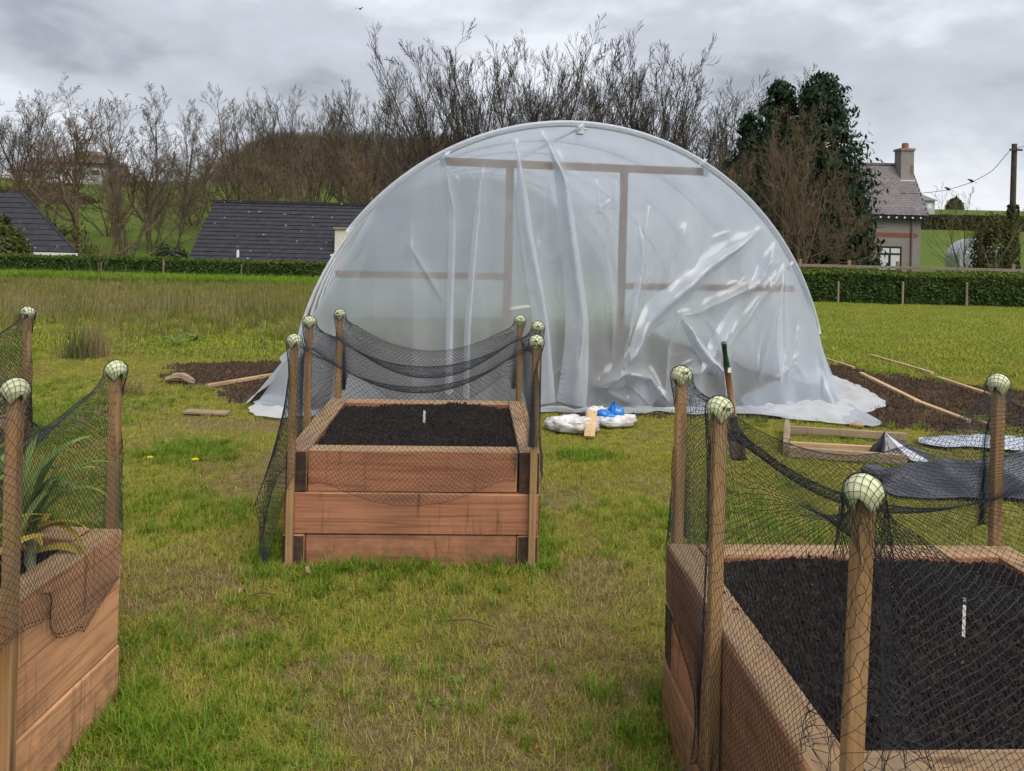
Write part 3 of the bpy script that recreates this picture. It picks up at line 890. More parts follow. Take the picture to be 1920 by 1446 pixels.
M_NET = plain('black_net_twine', (0.026, 0.028, 0.034), 0.6, 0.2, 20, 0.25)
def net(b, grid, cell, rad, label, balls, clip=None, trim=(1, 1, 1, 1), seed=0, more=None):
    P, (x0, x1, y0, y1), k = grid
    nu, nv = P.shape[:2]
    lu, lv = (x1 - x0) * k, (y1 - y0) * k
    ni = int(lu / cell); nj = int(lv / (cell / 2))
    I, J = np.meshgrid(np.arange(ni), np.arange(nj), indexing='ij')
    r = np.random.default_rng(seed)
    u = (I + .5 * (J % 2) + .1 + r.normal(0, .05, I.shape)) / (ni + .7) * (nu - 1)
    v = (J + .2 + r.normal(0, .09, I.shape)) / (nj + .4) * (nv - 1)
    u = np.clip(u, 0, nu - 1.001); v = np.clip(v, 0, nv - 1.001)
    iu = u.astype(int); iv = v.astype(int); fu = (u - iu)[..., None]; fv = (v - iv)[..., None]
    N = (P[iu, iv] * (1 - fu) + P[np.minimum(iu + 1, nu - 1), iv] * fu) * (1 - fv) + (P[iu, np.minimum(iv + 1, nv - 1)] * (1 - fu) + P[np.minimum(iu + 1, nu - 1), np.minimum(iv + 1, nv - 1)] * fu) * fv
    # over each ball the mesh falls evenly on all sides
    pu = x0 + u / (nu - 1) * (x1 - x0); pv = y0 + v / (nv - 1) * (y1 - y0)
    for (bx, by, bz) in balls:
        du, dv = (pu - bx) * k, (pv - by) * k
        dd = np.hypot(du, dv) + 1e-9
        th = np.minimum(dd / .0385, 1.75)
        ex = np.maximum(dd - 1.75 * .0385, 0)
        rr = .0385 * np.sin(th) + .05 * ex; zb = .0385 * np.cos(th) - .98 * ex
        D_ = np.stack([bx + du / dd * rr, by + dv / dd * rr, bz - .002 + zb], -1)
        w_ = (1 - smooth(.06, .15, dd))[..., None]
        N = N * (1 - w_) + D_ * w_
    # rest on the balls and stakes instead of passing through them
    for (bx, by, bz) in balls:
        c = np.array([bx, by, bz - .002]); d = N - c; L = np.linalg.norm(d, axis=-1, keepdims=True)
        N = np.where(L < .0385, c + d / (L + 1e-9) * .0385, N)
        dx, dy = N[..., 0] - bx, N[..., 1] - by
        below = (N[..., 2] < bz - .02)
        hit = below & (np.abs(dx) < .0195) & (np.abs(dy) < .0195)
        if by < 0: N[..., 1] = np.where(hit, by - .0195, N[..., 1])
        elif by > BL: N[..., 1] = np.where(hit, by + .0195, N[..., 1])
        elif bx < 0: N[..., 0] = np.where(hit, bx - .0195, N[..., 0])
        else: N[..., 0] = np.where(hit, bx + .0195, N[..., 0])
    a = []; bnd = []
    idx = I * nj + J
    e1 = np.stack([idx[:, :-1], idx[:, 1:]], -1).reshape(-1, 2)
    # the other diagonal
    odd = (J[:, :-1] % 2 == 1)
    s1 = np.where(odd, I[:, :-1] + 1, I[:, :-1] - 1)
    ok = (s1 >= 0) & (s1 < ni)
    e2 = np.stack([idx[:, :-1][ok], (s1 * nj + J[:, :-1] + 1)[ok]], -1)
    E = np.concatenate([e1, e2])
    # hem cords
    hem = [np.stack([idx[:, q][:-1], idx[:, q][1:]], -1) for q in (0, -1)] + [np.stack([idx[q, :][:-2], idx[q, :][2:]], -1) for q in (0, -1)]
    Nf = N.reshape(-1, 3)
    # loose corners cut off (front left, front right, rear left, rear right)
    oxl, oxr = np.maximum(-pu, 0), np.maximum(pu - BW, 0); oyf, oyb = np.maximum(-pv, 0), np.maximum(pv - BL, 0)
    cut = np.zeros(pu.shape, bool)
    for fl_, a_, b_ in zip(trim, (oxl, oxr, oxl, oxr), (oyf, oyf, oyb, oyb)):
        if fl_: cut |= (a_ > .02) & (b_ > .02) & (a_ + b_ > (.50 if fl_ == 1 else fl_))
    keepn = ~cut.reshape(-1)
    H = np.concatenate(hem)
    E = E[keepn[E[:, 0]] & keepn[E[:, 1]]]; H = H[keepn[H[:, 0]] & keepn[H[:, 1]]]
    if clip is not None:
        wx, wy = from_local(b, Nf[:, 0], Nf[:, 1])
        okp = clip(wx, wy, Nf[:, 2])
        E = E[okp[E[:, 0]] & okp[E[:, 1]]]; H = H[okp[H[:, 0]] & okp[H[:, 1]]]
    segs = np.concatenate([Nf[E], Nf[H]])
    R = np.concatenate([np.full((len(E), 2), rad), np.full((len(H), 2), rad * 1.5)])
    if more is not None: segs = np.concatenate([segs, more]); R = np.concatenate([R, np.full((len(more), 2), rad)])
    L = np.linalg.norm(segs[:, 1] - segs[:, 0], axis=1)
    segs = segs[(L > 1e-4) & (L < .2)]; R = R[(L > 1e-4) & (L < .2)]
    V, q = tubes(segs, R, 3)
    o = obj('garden_netting', mesh_np('garden_netting', V, q), M_NET, None, (b['o'][0], b['o'][1], 0), b['yaw'])
    return tag(o, label, 'netting', 'black netting over the raised beds')

def tops(key, ph, b):
    out = []
    for i in range(6):
        x, y = POSTS[i]
        if (key, i) in BALLS: x, y, z = BALLS[(key, i)]; z += .039
        else: z = ph[i] + .01
        out.append((x, y, z))
    return out
def ballpos(key, ph): return [BALLS.get((key, i), (POSTS[i][0], POSTS[i][1], ph[i])) for i in range(6)]
def post_skirt(bp, z1, shift, r1, na=16, nz=30, seed=0):
    """net gathered loosely round one stake, widening downwards"""
    bx, by, bz = bp; r = np.random.default_rng(seed)
    I, J = np.meshgrid(np.arange(na), np.arange(nz), indexing='ij')
    s_ = J / (nz - 1.0); a = 2 * np.pi * (I + .5 * (J % 2)) / na + r.normal(0, .08, I.shape)
    rd = (.040 + (r1 - .04) * s_ ** 1.2) * (1 + .28 * s_ * np.sin(4 * a + 2.0 * s_ + seed))
    X_ = bx + shift[0] * s_ ** 1.3 + rd * np.cos(a); Y_ = by + shift[1] * s_ ** 1.3 + rd * np.sin(a)
    Z_ = bz - .01 - (bz - .01 - z1) * s_ + r.normal(0, .003, I.shape)
    N = np.stack([X_, Y_, Z_], -1); idx = I * nz + J
    e1 = np.stack([idx[:, :-1], idx[:, 1:]], -1).reshape(-1, 2)
    s1 = np.where(J[:, :-1] % 2 == 1, I[:, :-1] + 1, I[:, :-1] - 1) % na
    e2 = np.stack([idx[:, :-1], s1 * nz + J[:, :-1] + 1], -1).reshape(-1, 2)
    return N.reshape(-1, 3)[np.concatenate([e1, e2])]
VIEWCLIP = lambda x, y, z: (np.abs(x) < .74 * y + .12)
gC = drape(tops('C', PH_C, BED_C), (.62, .66, .56, .42), .965, extra=[(.10, -.56, (.12, -.035, .43)), (BW - .10, -.56, (BW - .12, -.035, .45)), (-.45, -.30, (-.14, -.02, .30))])
net(BED_C, gC, .024, .0009, 'black diamond netting draped over the six stakes of the middle bed', ballpos('C', PH_C), trim=(0, 1, 1, 1), seed=1)
gR = drape(tops('R', PH_R, BED_R), (.66, .4, .5, .55), 1.0, extra=[(-.60, .50, (-.035, BL * .5 - .04, .20)), (-.6, .64, (-.04, BL * .5 + .05, .2))])
net(BED_R, gR, .021, .0007, 'black diamond netting sagging over the nearest right bed', ballpos('R', PH_R), None, (.10, 1, 1, 1), seed=2, more=post_skirt(BALLS[('R', 0)], .575, (.045, .05), .105, 20, 34, 3))
gL = drape(tops('L', PH_L, BED_L), (.3, .60, .4, .62), 1.08, extra=[(BW + .56, BL * .83, (BW + .015, BL * .80, .37)), (BW + .5, BL * .62, (BW + .012, BL * .66, .55))])
net(BED_L, gL, .022, .0007, 'black diamond netting hung round the leek bed', ballpos('L', PH_L), None, seed=3)
gF = drape(tops('F', PH_F, BED_F), (.1, .66, .5, .5), 1.08)
net(BED_F, gF, .025, .0011, 'black netting on the far left bed behind the leeks', ballpos('F', PH_F), None, seed=4)

# ---- white plant labels
M_WHITE = plain('white_plastic', (0.82, 0.82, 0.80), 0.4, 0.05, 20, 0.4)
def plant_label(b, u, v, Y, h, w, label):
    p = at(u, v, Y)
    m = MB(); m.box((-w / 2, -.0008, -.05), (w / 2, .0008, h), bev=.0004)
    m.add([(-w / 2, -.0008, -.05), (w / 2, -.0008, -.05), (0, 0, -.075)], None, [[0, 1, 2]])
    o = m.build('plant_label', M_WHITE)
    o.location = p; o.rotation_euler = (0, D2R(.5), b['yaw'])
    return tag(o, label, 'plant label', 'white plant labels')
plant_label(BED_C, 795, 796, 4.32, .075, .0125, 'white plant label stuck in the compost of the middle bed')
plant_label(BED_R, 1807, 1174, 2.12, .076, .009, 'white plant label stuck in the compost of the right bed')

# ---- leeks in the left bed
M_LEEK = leafmat('leek_leaf', (0.15, 0.25, 0.06), (0.29, 0.37, 0.11), 0.4, 6.0, 0.5)
M_LEEKY = leafmat('leek_leaf_yellow', (0.38, 0.27, 0.035), (0.50, 0.40, 0.09), 0.3, 8.0, 0.3)
M_LEEKS = plain('leek_stem', (0.42, 0.47, 0.28), 0.5, .2, 12)
def leaf_mesh(seed, L, w, az, up, droop, twist=0.0):
    r = np.random.default_rng(seed)
    n = 12
    d = np.array([math.cos(az), math.sin(az), 0]); side = np.array([-math.sin(az), math.cos(az), 0])
    p = np.zeros(3); a = up; V = []
    for i in range(n + 1):
        f = i / n
        ww = w * (0.75 + .5 * f) * (1 - f ** 3.5) + .001
        tdir = d * math.sin(a) + np.array([0, 0, 1.0]) * math.cos(a)
        nrm = np.cross(tdir, side)
        tw = twist * f
        sv = side * math.cos(tw) + nrm * math.sin(tw)
        fold = nrm * ww * .32
        V += [p - sv * ww / 2 - fold * 0 + 0 * p, p + fold, p + sv * ww / 2]
        p = p + tdir * L / n
        a += droop / n * (0.3 + 1.9 * f) + r.normal(0, .05)
    return mesh_np('leaf', np.array(V), grid_quads(n + 1, 3), None, True)
def leek(lx, ly, seed, label, lean=0.0):
    r = np.random.default_rng(seed)
    wx, wy = from_local(BED_L, lx, ly)
    root = thing('leek_plant', label, 'leek', (wx, wy, .52), r.uniform(0, 6.28), 'leeks growing in the left bed')
    m = MB(); m.tube([(0, 0, -.03), (0, 0, .05), (0, 0, .13)], [.014, .014, .016], 8); m.build('stem', M_LEEKS, root, True)
    for k in range(10):
        az = (k % 2) * np.pi + r.normal(0, .45)
        yel = k < 2 or r.random() < .18
        o = obj('leaf', leaf_mesh(seed * 20 + k, r.uniform(.24, .42) * (.8 if yel else 1), r.uniform(.018, .036), az, r.uniform(.08, .45) + (.7 if yel else 0), r.uniform(.5, 1.9), r.uniform(-.8, .8)), M_LEEKY if yel else M_LEEK, root, (0, 0, .06 + .012 * k))
        if yel: o['label'] = 'yellowing drooping leek leaf'
k = 0
LN = ['leek beside the thick left stake', 'leek near the rear corner of the left bed', 'leek with yellow leaves hanging over the bed edge', 'leek behind the thick left stake', 'leek with a tall curved leaf near the left stake',
      'leek in the middle of the left bed', 'leek at the rear edge of the left bed', 'leek at the left picture edge', 'leek at the front of the left bed', 'leek half hidden at the left picture edge']
for (lx, ly) in [(1.0, .66), (.99, 1.00), (1.04, .84), (.86, .72), (.90, .88), (.76, 1.0), (1.03, .95), (.70, .80), (.98, .54), (.78, .60)]:
    leek(lx, ly, 300 + k, LN[k]); k += 1
# ================================================================== polytunnel
def film_mat(name, op0, op1, white=(0.81, 0.86, 0.93), tint=(0.86, 0.91, 0.97), gloss=0.12, haze=0.0):
    """thin polythene: part clear, part milky; more milky at a slant, where light crosses more film"""
    t = NT(name)
    lw = t.node('LayerWeight', {'Blend': 0.35}).outputs['Facing']
    n = t.noise(t.oco(), 2.2, 4)
    op = t.math('ADD', t.fr(lw, 0.0, 1.0, op0, op1), t.fr(n, 0.3, 0.7, -0.07, 0.07))
    nrm = t.bump(t.noise(t.scale(t.oco(), (9.0, 9.0, 3.0)), 1.0, 4, 0.6), 0.12, 0.02)
    d = t.node('BsdfDiffuse', {'Color': white, 'Normal': nrm}).outputs[0]
    tr = t.node('BsdfTranslucent', {'Color': white, 'Normal': nrm}).outputs[0]
    sc = t.node('MixShader', {0: 0.5, 1: d, 2: tr}).outputs[0]
    cl = t.node('BsdfTransparent', {'Color': tint}).outputs[0]
    if haze > 0:      # film scatters what it lets through: things farther behind look softer
        rf = t.node('BsdfRefraction', {'Color': tint, 'IOR': 1.12, 'Roughness': 0.5}).outputs[0]
        cl = t.node('MixShader', {0: haze, 1: cl, 2: rf}).outputs[0]
    mx = t.node('MixShader', {0: op, 1: cl, 2: sc}).outputs[0]
    gl = t.node('BsdfGlossy', {'Color': (1, 1, 1), 'Roughness': 0.2, 'Normal': nrm}).outputs[0]
    f = t.math('ADD', t.math('MULTIPLY', t.math('POWER', lw, 3.0), gloss), 0.035)
    mx = t.node('MixShader', {0: f, 1: mx, 2: gl}).outputs[0]
    return t.done(mx)
M_FILM = film_mat('polythene_curtain', 0.27, 0.92, haze=0.65)
M_FILM_ROOF = film_mat('polythene_roof', 0.56, 0.94)
M_FILM_FOLD = film_mat('polythene_doubled', 0.5, 0.95, (0.84, 0.87, 0.93))
M_FILM_GND = film_mat('polythene_on_ground', 0.80, 0.97, (0.86, 0.88, 0.91))
M_TUBE = plain('galvanised_hoop', (0.60, 0.62, 0.65), 0.45, 0.1, 10, 0.5, 0.3)
M_BATTEN = wood('door_frame_timber', (0.42, 0.26, 0.15), (0.24, 0.13, 0.07), 0, 0.15)
M_BATTENZ = wood('door_post_timber', (0.42, 0.26, 0.15), (0.24, 0.13, 0.07), 2, 0.15)

TUN = thing('polytunnel', 'half finished polytunnel with loose clear film over a timber door frame', 'polytunnel', (TC[0], TC[1], 0), TA)
# inside the thing: x = s, y = -n (back into the tunnel), z up
def hoop_pts(y, r=TR, n=49, a0=0.0, a1=math.pi):
    a = np.linspace(a0, a1, n)
    return np.stack([r * np.cos(a), np.full(n, y), TZC + r * np.sin(a)], -1)
HOOPY = [0.0, 1.3, 2.6, 3.9, 5.2, 6.5, 7.6]
for y in HOOPY:
    m = MB(); pts = hoop_pts(y, TR - .02); pts = np.concatenate([[[pts[0, 0], y, -.1]], pts, [[pts[-1, 0], y, -.1]]])
    m.tube(pts, .017, 8); m.build('hoop', M_TUBE, TUN, True)
m = MB(); m.tube([(0, 0, TZC + TR - .055), (0, TLEN, TZC + TR - .055)], .014, 8); m.build('ridge_pole', M_TUBE, TUN, True)
for y in (0.0,):
    m = MB(); m.box((-.02, -.05, TZC + TR - .11), (.05, .03, TZC + TR - .035), bev=.006); m.tube([(.045, -.045, TZC + TR - .06), (.075, -.06, TZC + TR - .06)], .008, 6)
    m.build('ridge_clamp', M_TUBE, TUN)
RZ = 2.29
m = MB(); m.box((-1.29, .02, RZ - .038), (1.33, .066, RZ + .038), bev=.003); m.build('door_frame_rail', M_BATTEN, TUN)
for s0 in (-.655, .49):
    m = MB(); m.box((s0 - .036, .022, -.02), (s0 + .036, .066, RZ - .04), bev=.003); m.build('door_post', M_BATTENZ, TUN)
m = MB(); m.box((-2.28, .03, 1.17), (-.693, .066, 1.235), bev=.003); m.build('side_rail', M_BATTEN, TUN)
m = MB(); m.box((.528, .03, 1.09), (2.34, .066, 1.155), bev=.003); m.build('side_rail', M_BATTEN, TUN)
for s0, sg in ((-1.31, -1), (1.33, 1)):
    m = MB(); z1 = TZC + math.sqrt(TR ** 2 - (s0 + sg * .03) ** 2)
    m.box((s0 - .03, -.012, RZ - .05), (s0 + .03, .012, z1 + .03), bev=.004); m.build('rail_bracket', M_GALV, TUN)
for y in (0.03, 0.07):
    m = MB(); m.tube([(2.36, y - .03, 0), (2.36, y - .03, 1.2)], .006, 6)
# crop bars inside, seen faintly
for y in (2.6, 5.2):
    m = MB(); zc = 2.0; hw = math.sqrt(TR ** 2 - (zc - TZC) ** 2) - .03
    m.tube([(-hw, y, zc), (hw, y, zc)], .012, 6); m.build('crop_bar', M_TUBE, TUN, True)

# ---- cross-section of the loose cover: round over the arch, splayed to the ground
ALO = (-1.93, -2.98); ARO = (2.56, 2.82)      # where the film leaves the arch / meets the ground (left, right)
def prof_top(s):
    s = np.asarray(s, float)
    zc = TZC + np.sqrt(np.maximum((TR + .012) ** 2 - s ** 2, 0.0))
    zl0 = TZC + math.sqrt(TR ** 2 - ALO[0] ** 2); zr0 = TZC + math.sqrt(TR ** 2 - ARO[0] ** 2)
    fl = np.clip((s - ALO[1]) / (ALO[0] - ALO[1]), 0, 1); fr_ = np.clip((ARO[1] - s) / (ARO[1] - ARO[0]), 0, 1)
    z = np.where(s < ALO[0], zl0 * fl ** 1.12, zc)
    return np.where(s > ARO[0], zr0 * fr_ ** 1.05, z)
# roof film
ss = np.concatenate([np.linspace(ALO[1], ALO[0], 40)[:-1], TR * -np.cos(np.linspace(math.acos(-ALO[0] / TR), math.pi - math.acos(ARO[0] / TR), 110)), np.linspace(ARO[0], ARO[1], 16)[1:]])
zz_ = prof_top(ss)
ys = np.linspace(0.0, TLEN, 150)
S2, Y2 = np.meshgrid(ss, ys, indexing='ij')
Z2 = np.repeat(zz_[:, None], len(ys), 1)
ph = (Y2 % 1.3) / 1.3
sag = .035 * np.sin(np.pi * ph) ** 2 * (Y2 < 6.5) + .012 * (fbm(S2 * 3, Y2 * 5, 3) - .5)
nl = np.hypot(S2, Z2 - TZC) + 1e-6
sagw = smooth(0.0, .25, Y2)
S3 = S2 - S2 / nl * sag * sagw; Z3 = np.maximum(Z2 - (Z2 - TZC) / nl * sag * sagw, 0.012)
foot = np.where(Z2 < .5, (0.5 - Z2) * .16 * np.sin(Y2 * 2.3 + 1), 0)
S3 = S3 + foot * np.sign(S2)
V = np.stack([S3, Y2, Z3], -1).reshape(-1, 3)
obj('cover_film', mesh_np('cover_film', V, grid_quads(*S2.shape), None, True), M_FILM_ROOF, TUN)
# rear end film
sb = np.linspace(-2.66, 2.66, 70); fz_ = np.linspace(0, 1, 24)
SB, FB = np.meshgrid(sb, fz_, indexing='ij')
ZB = np.maximum(FB * (TZC + np.sqrt(np.maximum(TR ** 2 - SB ** 2, 0)) - .02), .012)
YB = TLEN - .05 + .05 * (fbm(SB * 3, ZB * .6, 3) - .5)
obj('rear_curtain', mesh_np('rear_curtain', np.stack([SB, YB, ZB], -1).reshape(-1, 3), grid_quads(70, 24), None, True), M_FILM_ROOF, TUN)
# front arch band: the cover folded over the first hoop
a = np.linspace(.24, math.pi - .62, 60)
m = MB(); pts = np.stack([(TR + .004) * np.cos(a), np.full(60, -.012), TZC + (TR + .004) * np.sin(a)], -1)
m.tube(pts, .021, 8); m.build('rolled_edge', M_FILM_FOLD, TUN, True)

# ---- front curtain: hangs loose from the arch, pleated and creased, dragging on the ground
def ftos(u, v, n=0.12):
    x, y = lev(u, v)
    dx, dy = x / FPX, 1.0
    # (dx*Y - TC0)*TN0 + (Y - TC1)*TN1 = n
    Y = (n + TC[0] * TN[0] + TC[1] * TN[1]) / (dx * TN[0] + dy * TN[1])
    s = (dx * Y - TC[0]) * TS[0] + (Y - TC[1]) * TS[1]
    return s, EYE - y / FPX * Y
FOLDS = [  # picture-traced creases: points, height (m), width (m), sharpness
    ([(838, 310), (852, 400), (845, 533), (838, 650), (830, 760)], .055, .045, 1.0),
    ([(755, 440), (735, 600), (725, 740)], .03, .05, 1.0),
    ([(755, 440), (800, 515), (838, 578)], .035, .03, 1.0),
    ([(907, 323), (890, 450), (873, 613), (868, 740)], .05, .05, 1.0),
    ([(970, 263), (987, 433), (1017, 600), (1020, 740)], .07, .075, 1.3),
    ([(1020, 245), (1058, 340), (1064, 433), (1080, 600), (1066, 680), (1052, 755)], .12, .06, 1.0),
    ([(1122, 343), (1127, 433), (1143, 567), (1135, 660)], .05, .04, 1.0),
    ([(1220, 393), (1203, 450), (1197, 510), (1160, 633), (1140, 690)], .07, .05, 1.0),
    ([(1290, 417), (1253, 487), (1237, 550)], .05, .05, 1.0),
    ([(1430, 430), (1333, 493), (1233, 570), (1200, 605), (1177, 650), (1120, 712)], .11, .07, 1.0),
    ([(1260, 587), (1300, 582), (1417, 530), (1463, 453)], .09, .05, 1.0),
    ([(1477, 497), (1420, 560), (1350, 640), (1310, 720)], .07, .05, 1.0),
    ([(1477, 497), (1440, 600), (1400, 700)], .05, .05, 1.0),
    ([(1477, 497), (1462, 620), (1450, 720)], .035, .04, 1.0),
    ([(1263, 588), (1285, 635), (1330, 690), (1335, 740)], .10, .05, 1.0),
    ([(1263, 588), (1235, 640), (1225, 720)], .07, .035, 1.0),
    ([(1105, 715), (1150, 690), (1200, 700), (1245, 770)], .12, .06, 1.0),
    ([(1105, 715), (1160, 745), (1190, 780)], .05, .05, 1.0),
    ([(1350, 660), (1290, 690), (1250, 690)], .06, .05, 1.0),
    ([(700, 440), (650, 600), (600, 720), (560, 770)], .05, .10, 1.3),
    ([(770, 400), (772, 560), (770, 680), (760, 770)], .03, .05, 1.0),
    ([(1030, 330), (1015, 430), (1005, 520)], .03, .03, 1.0),
    ([(1500, 600), (1480, 680), (1500, 720)], .03, .05, 1.0),
    ([(1340, 560), (1320, 600), (1345, 660)], .03, .04, 1.0),
    ([(1160, 330), (1150, 420)], .03, .03, 1.0),
    ([(945, 580), (1000, 572)], .02, .015, 1.0),
]
rc = np.random.default_rng(12)
for k in range(55):      # small sharp creases
    if rc.random() < .55: u0, v0 = rc.uniform(1120, 1500), rc.uniform(420, 760)
    else: u0, v0 = rc.uniform(640, 1200), rc.uniform(300, 760)
    an_ = rc.normal(1.75 if u0 < 1150 else 2.3, .35); ln_ = rc.uniform(25, 110)
    FOLDS.append(([(u0, v0), (u0 + ln_ * math.cos(an_) * .5 + rc.normal(0, 4), v0 + ln_ * math.sin(an_) * .5), (u0 + ln_ * math.cos(an_), v0 + ln_ * math.sin(an_))], rc.uniform(.005, .016), rc.uniform(.012, .03), 1.0))
NSF, NZF = 560, 220
sf = np.linspace(ALO[1] + .01, ARO[1] - .01, NSF)
vf = np.linspace(0, 1, NZF)
SF, VF = np.meshgrid(sf, vf, indexing='ij')
TOPF = np.maximum(prof_top(SF) - .012, .02)
ZF = VF * TOPF
# slack swing forwards near the ground + soft hanging pleats
hang = (1 - VF)
NF = .40 * hang ** 1.4 * smooth(0, .6, TOPF)
edge = smooth(.0, .28, prof_top(SF) - ZF)
pleat = sum(a_ * np.sin(SF * f_ + p_ + .5 * np.sin(ZF * 1.3 + p_)) for a_, f_, p_ in ((.022, 7.3, .3), (.016, 12.1, 1.7), (.010, 21.0, 4.0)))
NF = NF + pleat * (.35 + .9 * hang) * edge * smooth(.2, 1.2, TOPF)
NF = NF + .05 * (fbm(SF * 2.2 + 9, ZF * 1.1, 4) - .5) * edge
for pts, hgt, wid, sh in FOLDS:
    Q = np.array([ftos(u, v, .12) for u, v in pts])
    best = np.full(SF.shape, 9.0); tt = np.zeros(SF.shape)
    seglen = np.r_[0, np.cumsum(np.linalg.norm(np.diff(Q, axis=0), axis=1))]
    for k in range(len(Q) - 1):
        A, B = Q[k], Q[k + 1]; d = B - A; L2 = (d ** 2).sum()
        f = np.clip(((SF - A[0]) * d[0] + (ZF - A[1]) * d[1]) / L2, 0, 1)
        dist = np.hypot(SF - A[0] - f * d[0], ZF - A[1] - f * d[1])
        up = dist < best
        best = np.where(up, dist, best); tt = np.where(up, (seglen[k] + f * math.sqrt(L2)) / seglen[-1], tt)
    ends = np.minimum(1, np.minimum(tt, 1 - tt) * 5 + .25)
    asym = np.where(np.gradient(best, axis=0) > 0, 1.0, .62)
    if wid < .031: ends = ends * np.minimum(1, np.minimum(tt, 1 - tt) * 3)
    NF = NF + hgt * ends * np.exp(-(best / (wid * asym)) ** sh) * np.minimum(edge * 1.6, 1) * smooth(.0, .12, ZF)
NF = NF * np.where(VF > .995, 0, 1) + .012
Vv = np.stack([SF, -NF, np.maximum(ZF, .012)], -1)
# skirt dragging on the ground
sk = []
K = 16
reach = np.interp(sf, [-2.98, -2.4, -1.5, -.5, .3, 1.0, 1.6, 2.0, 2.4, 2.82], [.05, .10, .08, .10, .16, .22, .30, .50, .85, .55])
for k in range(K, 0, -1):
    f = k / K
    nn_ = NF[:, 0] + reach * f + .03 * np.sin(sf * 9 + 5 * f)
    hz = .012 + .05 * np.abs(fbm(sf * 5 + 3, np.full(NSF, f * 4.0), 3) - .5) * 2 * (1 - f) + .02 * np.maximum(np.sin(sf * 6.5 + 7 * f), 0) * (1 - f * .7)
    sk.append(np.stack([sf + .06 * f * np.sin(sf * 4), -nn_, hz], -1))
Vall = np.concatenate([np.stack(sk, 1), Vv], 1)
curtain = obj('front_curtain', mesh_np('front_curtain', Vall.reshape(-1, 3), grid_quads(NSF, NZF + K), None, True), M_FILM, TUN)

# doubled-over strips of film: wider pleats folded back on themselves
def surf_n(s, z):
    i = np.clip((s - sf[0]) / (sf[1] - sf[0]), 0, NSF - 1.01); tp = max(float(prof_top(s)) - .012, .05)
    j = np.clip(z / tp * (NZF - 1), 0, NZF - 1.01)
    return NF[int(i), int(j)]
def strip(pts, w0, w1, name='folded_pleat'):
    Q = np.array([ftos(u, v, .15) for u, v in pts])
    n = 46
    cum = np.r_[0, np.cumsum(np.linalg.norm(np.diff(Q, axis=0), axis=1))]
    tt = np.linspace(0, cum[-1], n)
    cs = np.interp(tt, cum, Q[:, 0]); cz = np.interp(tt, cum, Q[:, 1])
    cs = np.convolve(np.pad(cs, 4, 'edge'), np.ones(9) / 9, 'valid'); cz = np.convolve(np.pad(cz, 4, 'edge'), np.ones(9) / 9, 'valid')
    dsx = np.gradient(cs); dsz = np.gradient(cz); L = np.hypot(dsx, dsz); nx, nz = -dsz / L, dsx / L
    rows = []
    M_ = 9
    for i in range(n):
        f = i / (n - 1); w = (w0 + (w1 - w0) * f) * min(1, f * 4 + .05) * (1 if pts[-1][1] > 735 else min(1, (1 - f) * 3 + .04))
        row = []
        for k in range(M_):
            g = k / (M_ - 1) - .5
            s_ = cs[i] + nx[i] * g * w; z_ = max(cz[i] + nz[i] * g * w, .015)
            nn_ = surf_n(s_, z_) + .008 + .014 * math.cos(g * math.pi) * min(1, w / .08)
            row.append((s_, -nn_, z_))
        rows.append(row)
    o = obj(name, mesh_np(name, np.array(rows).reshape(-1, 3), grid_quads(n, M_), None, True), M_FILM_FOLD, curtain)
    return o
strip([(1024, 240), (1056, 340), (1066, 450), (1076, 600), (1068, 690), (1056, 760)], .06, .27)
strip([(972, 262), (985, 433), (1008, 600), (1018, 760)], .10, .16)
strip([(838, 305), (850, 400), (843, 560), (836, 740)], .05, .07)
strip([(905, 320), (888, 460), (872, 620), (868, 750)], .05, .05)
strip([(1430, 432), (1333, 496), (1240, 566), (1196, 612), (1160, 680)], .05, .34)
strip([(1200, 400), (1203, 455), (1190, 540), (1165, 640)], .03, .10)
strip([(1465, 470), (1400, 545), (1330, 640), (1290, 700)], .05, .16)
strip([(1262, 590), (1290, 640), (1335, 700)], .06, .16)
strip([(1474, 500), (1455, 600), (1440, 720)], .04, .10)
strip([(1110, 716), (1170, 700), (1220, 740)], .08, .2)
# faint illegible print running down the widest pleat
t = NT('faint_print'); M_PRINT = t.done(t.principled((0.42, 0.45, 0.52), 0.6))
ps = float(ftos(1058, 740, .5)[0]); m = MB()
r = np.random.default_rng(4)
for k in range(8):
    z_ = .12 + k * .045
    for (a_, b_) in ((-.03, .03), (-.03, .0)) if k % 2 else ((-.03, .03),):
        w_ = .004; n_ = surf_n(ps, z_) + .03
        m.box((ps + a_ + k * .006, -n_ - .0006, z_ + (.012 if b_ == .0 else 0)), (ps + b_ + k * .006, -n_, z_ + w_ + (.012 if b_ == .0 else 0)))
m.build('printed_marks', M_PRINT, curtain)

# clips holding the film at the right of the arch
for (u, v) in ((1478, 497), (1315, 305), (835, 292), (1085, 240)):
    s_, z_ = ftos(u, v, .02)
    m = MB(); m.tube([(s_ - .03, -.05, z_ - .03), (s_, -.06, z_), (s_ + .035, -.045, z_ + .03)], [.012, .02, .014], 6)
    m.build('clip', M_FILM_FOLD, TUN)

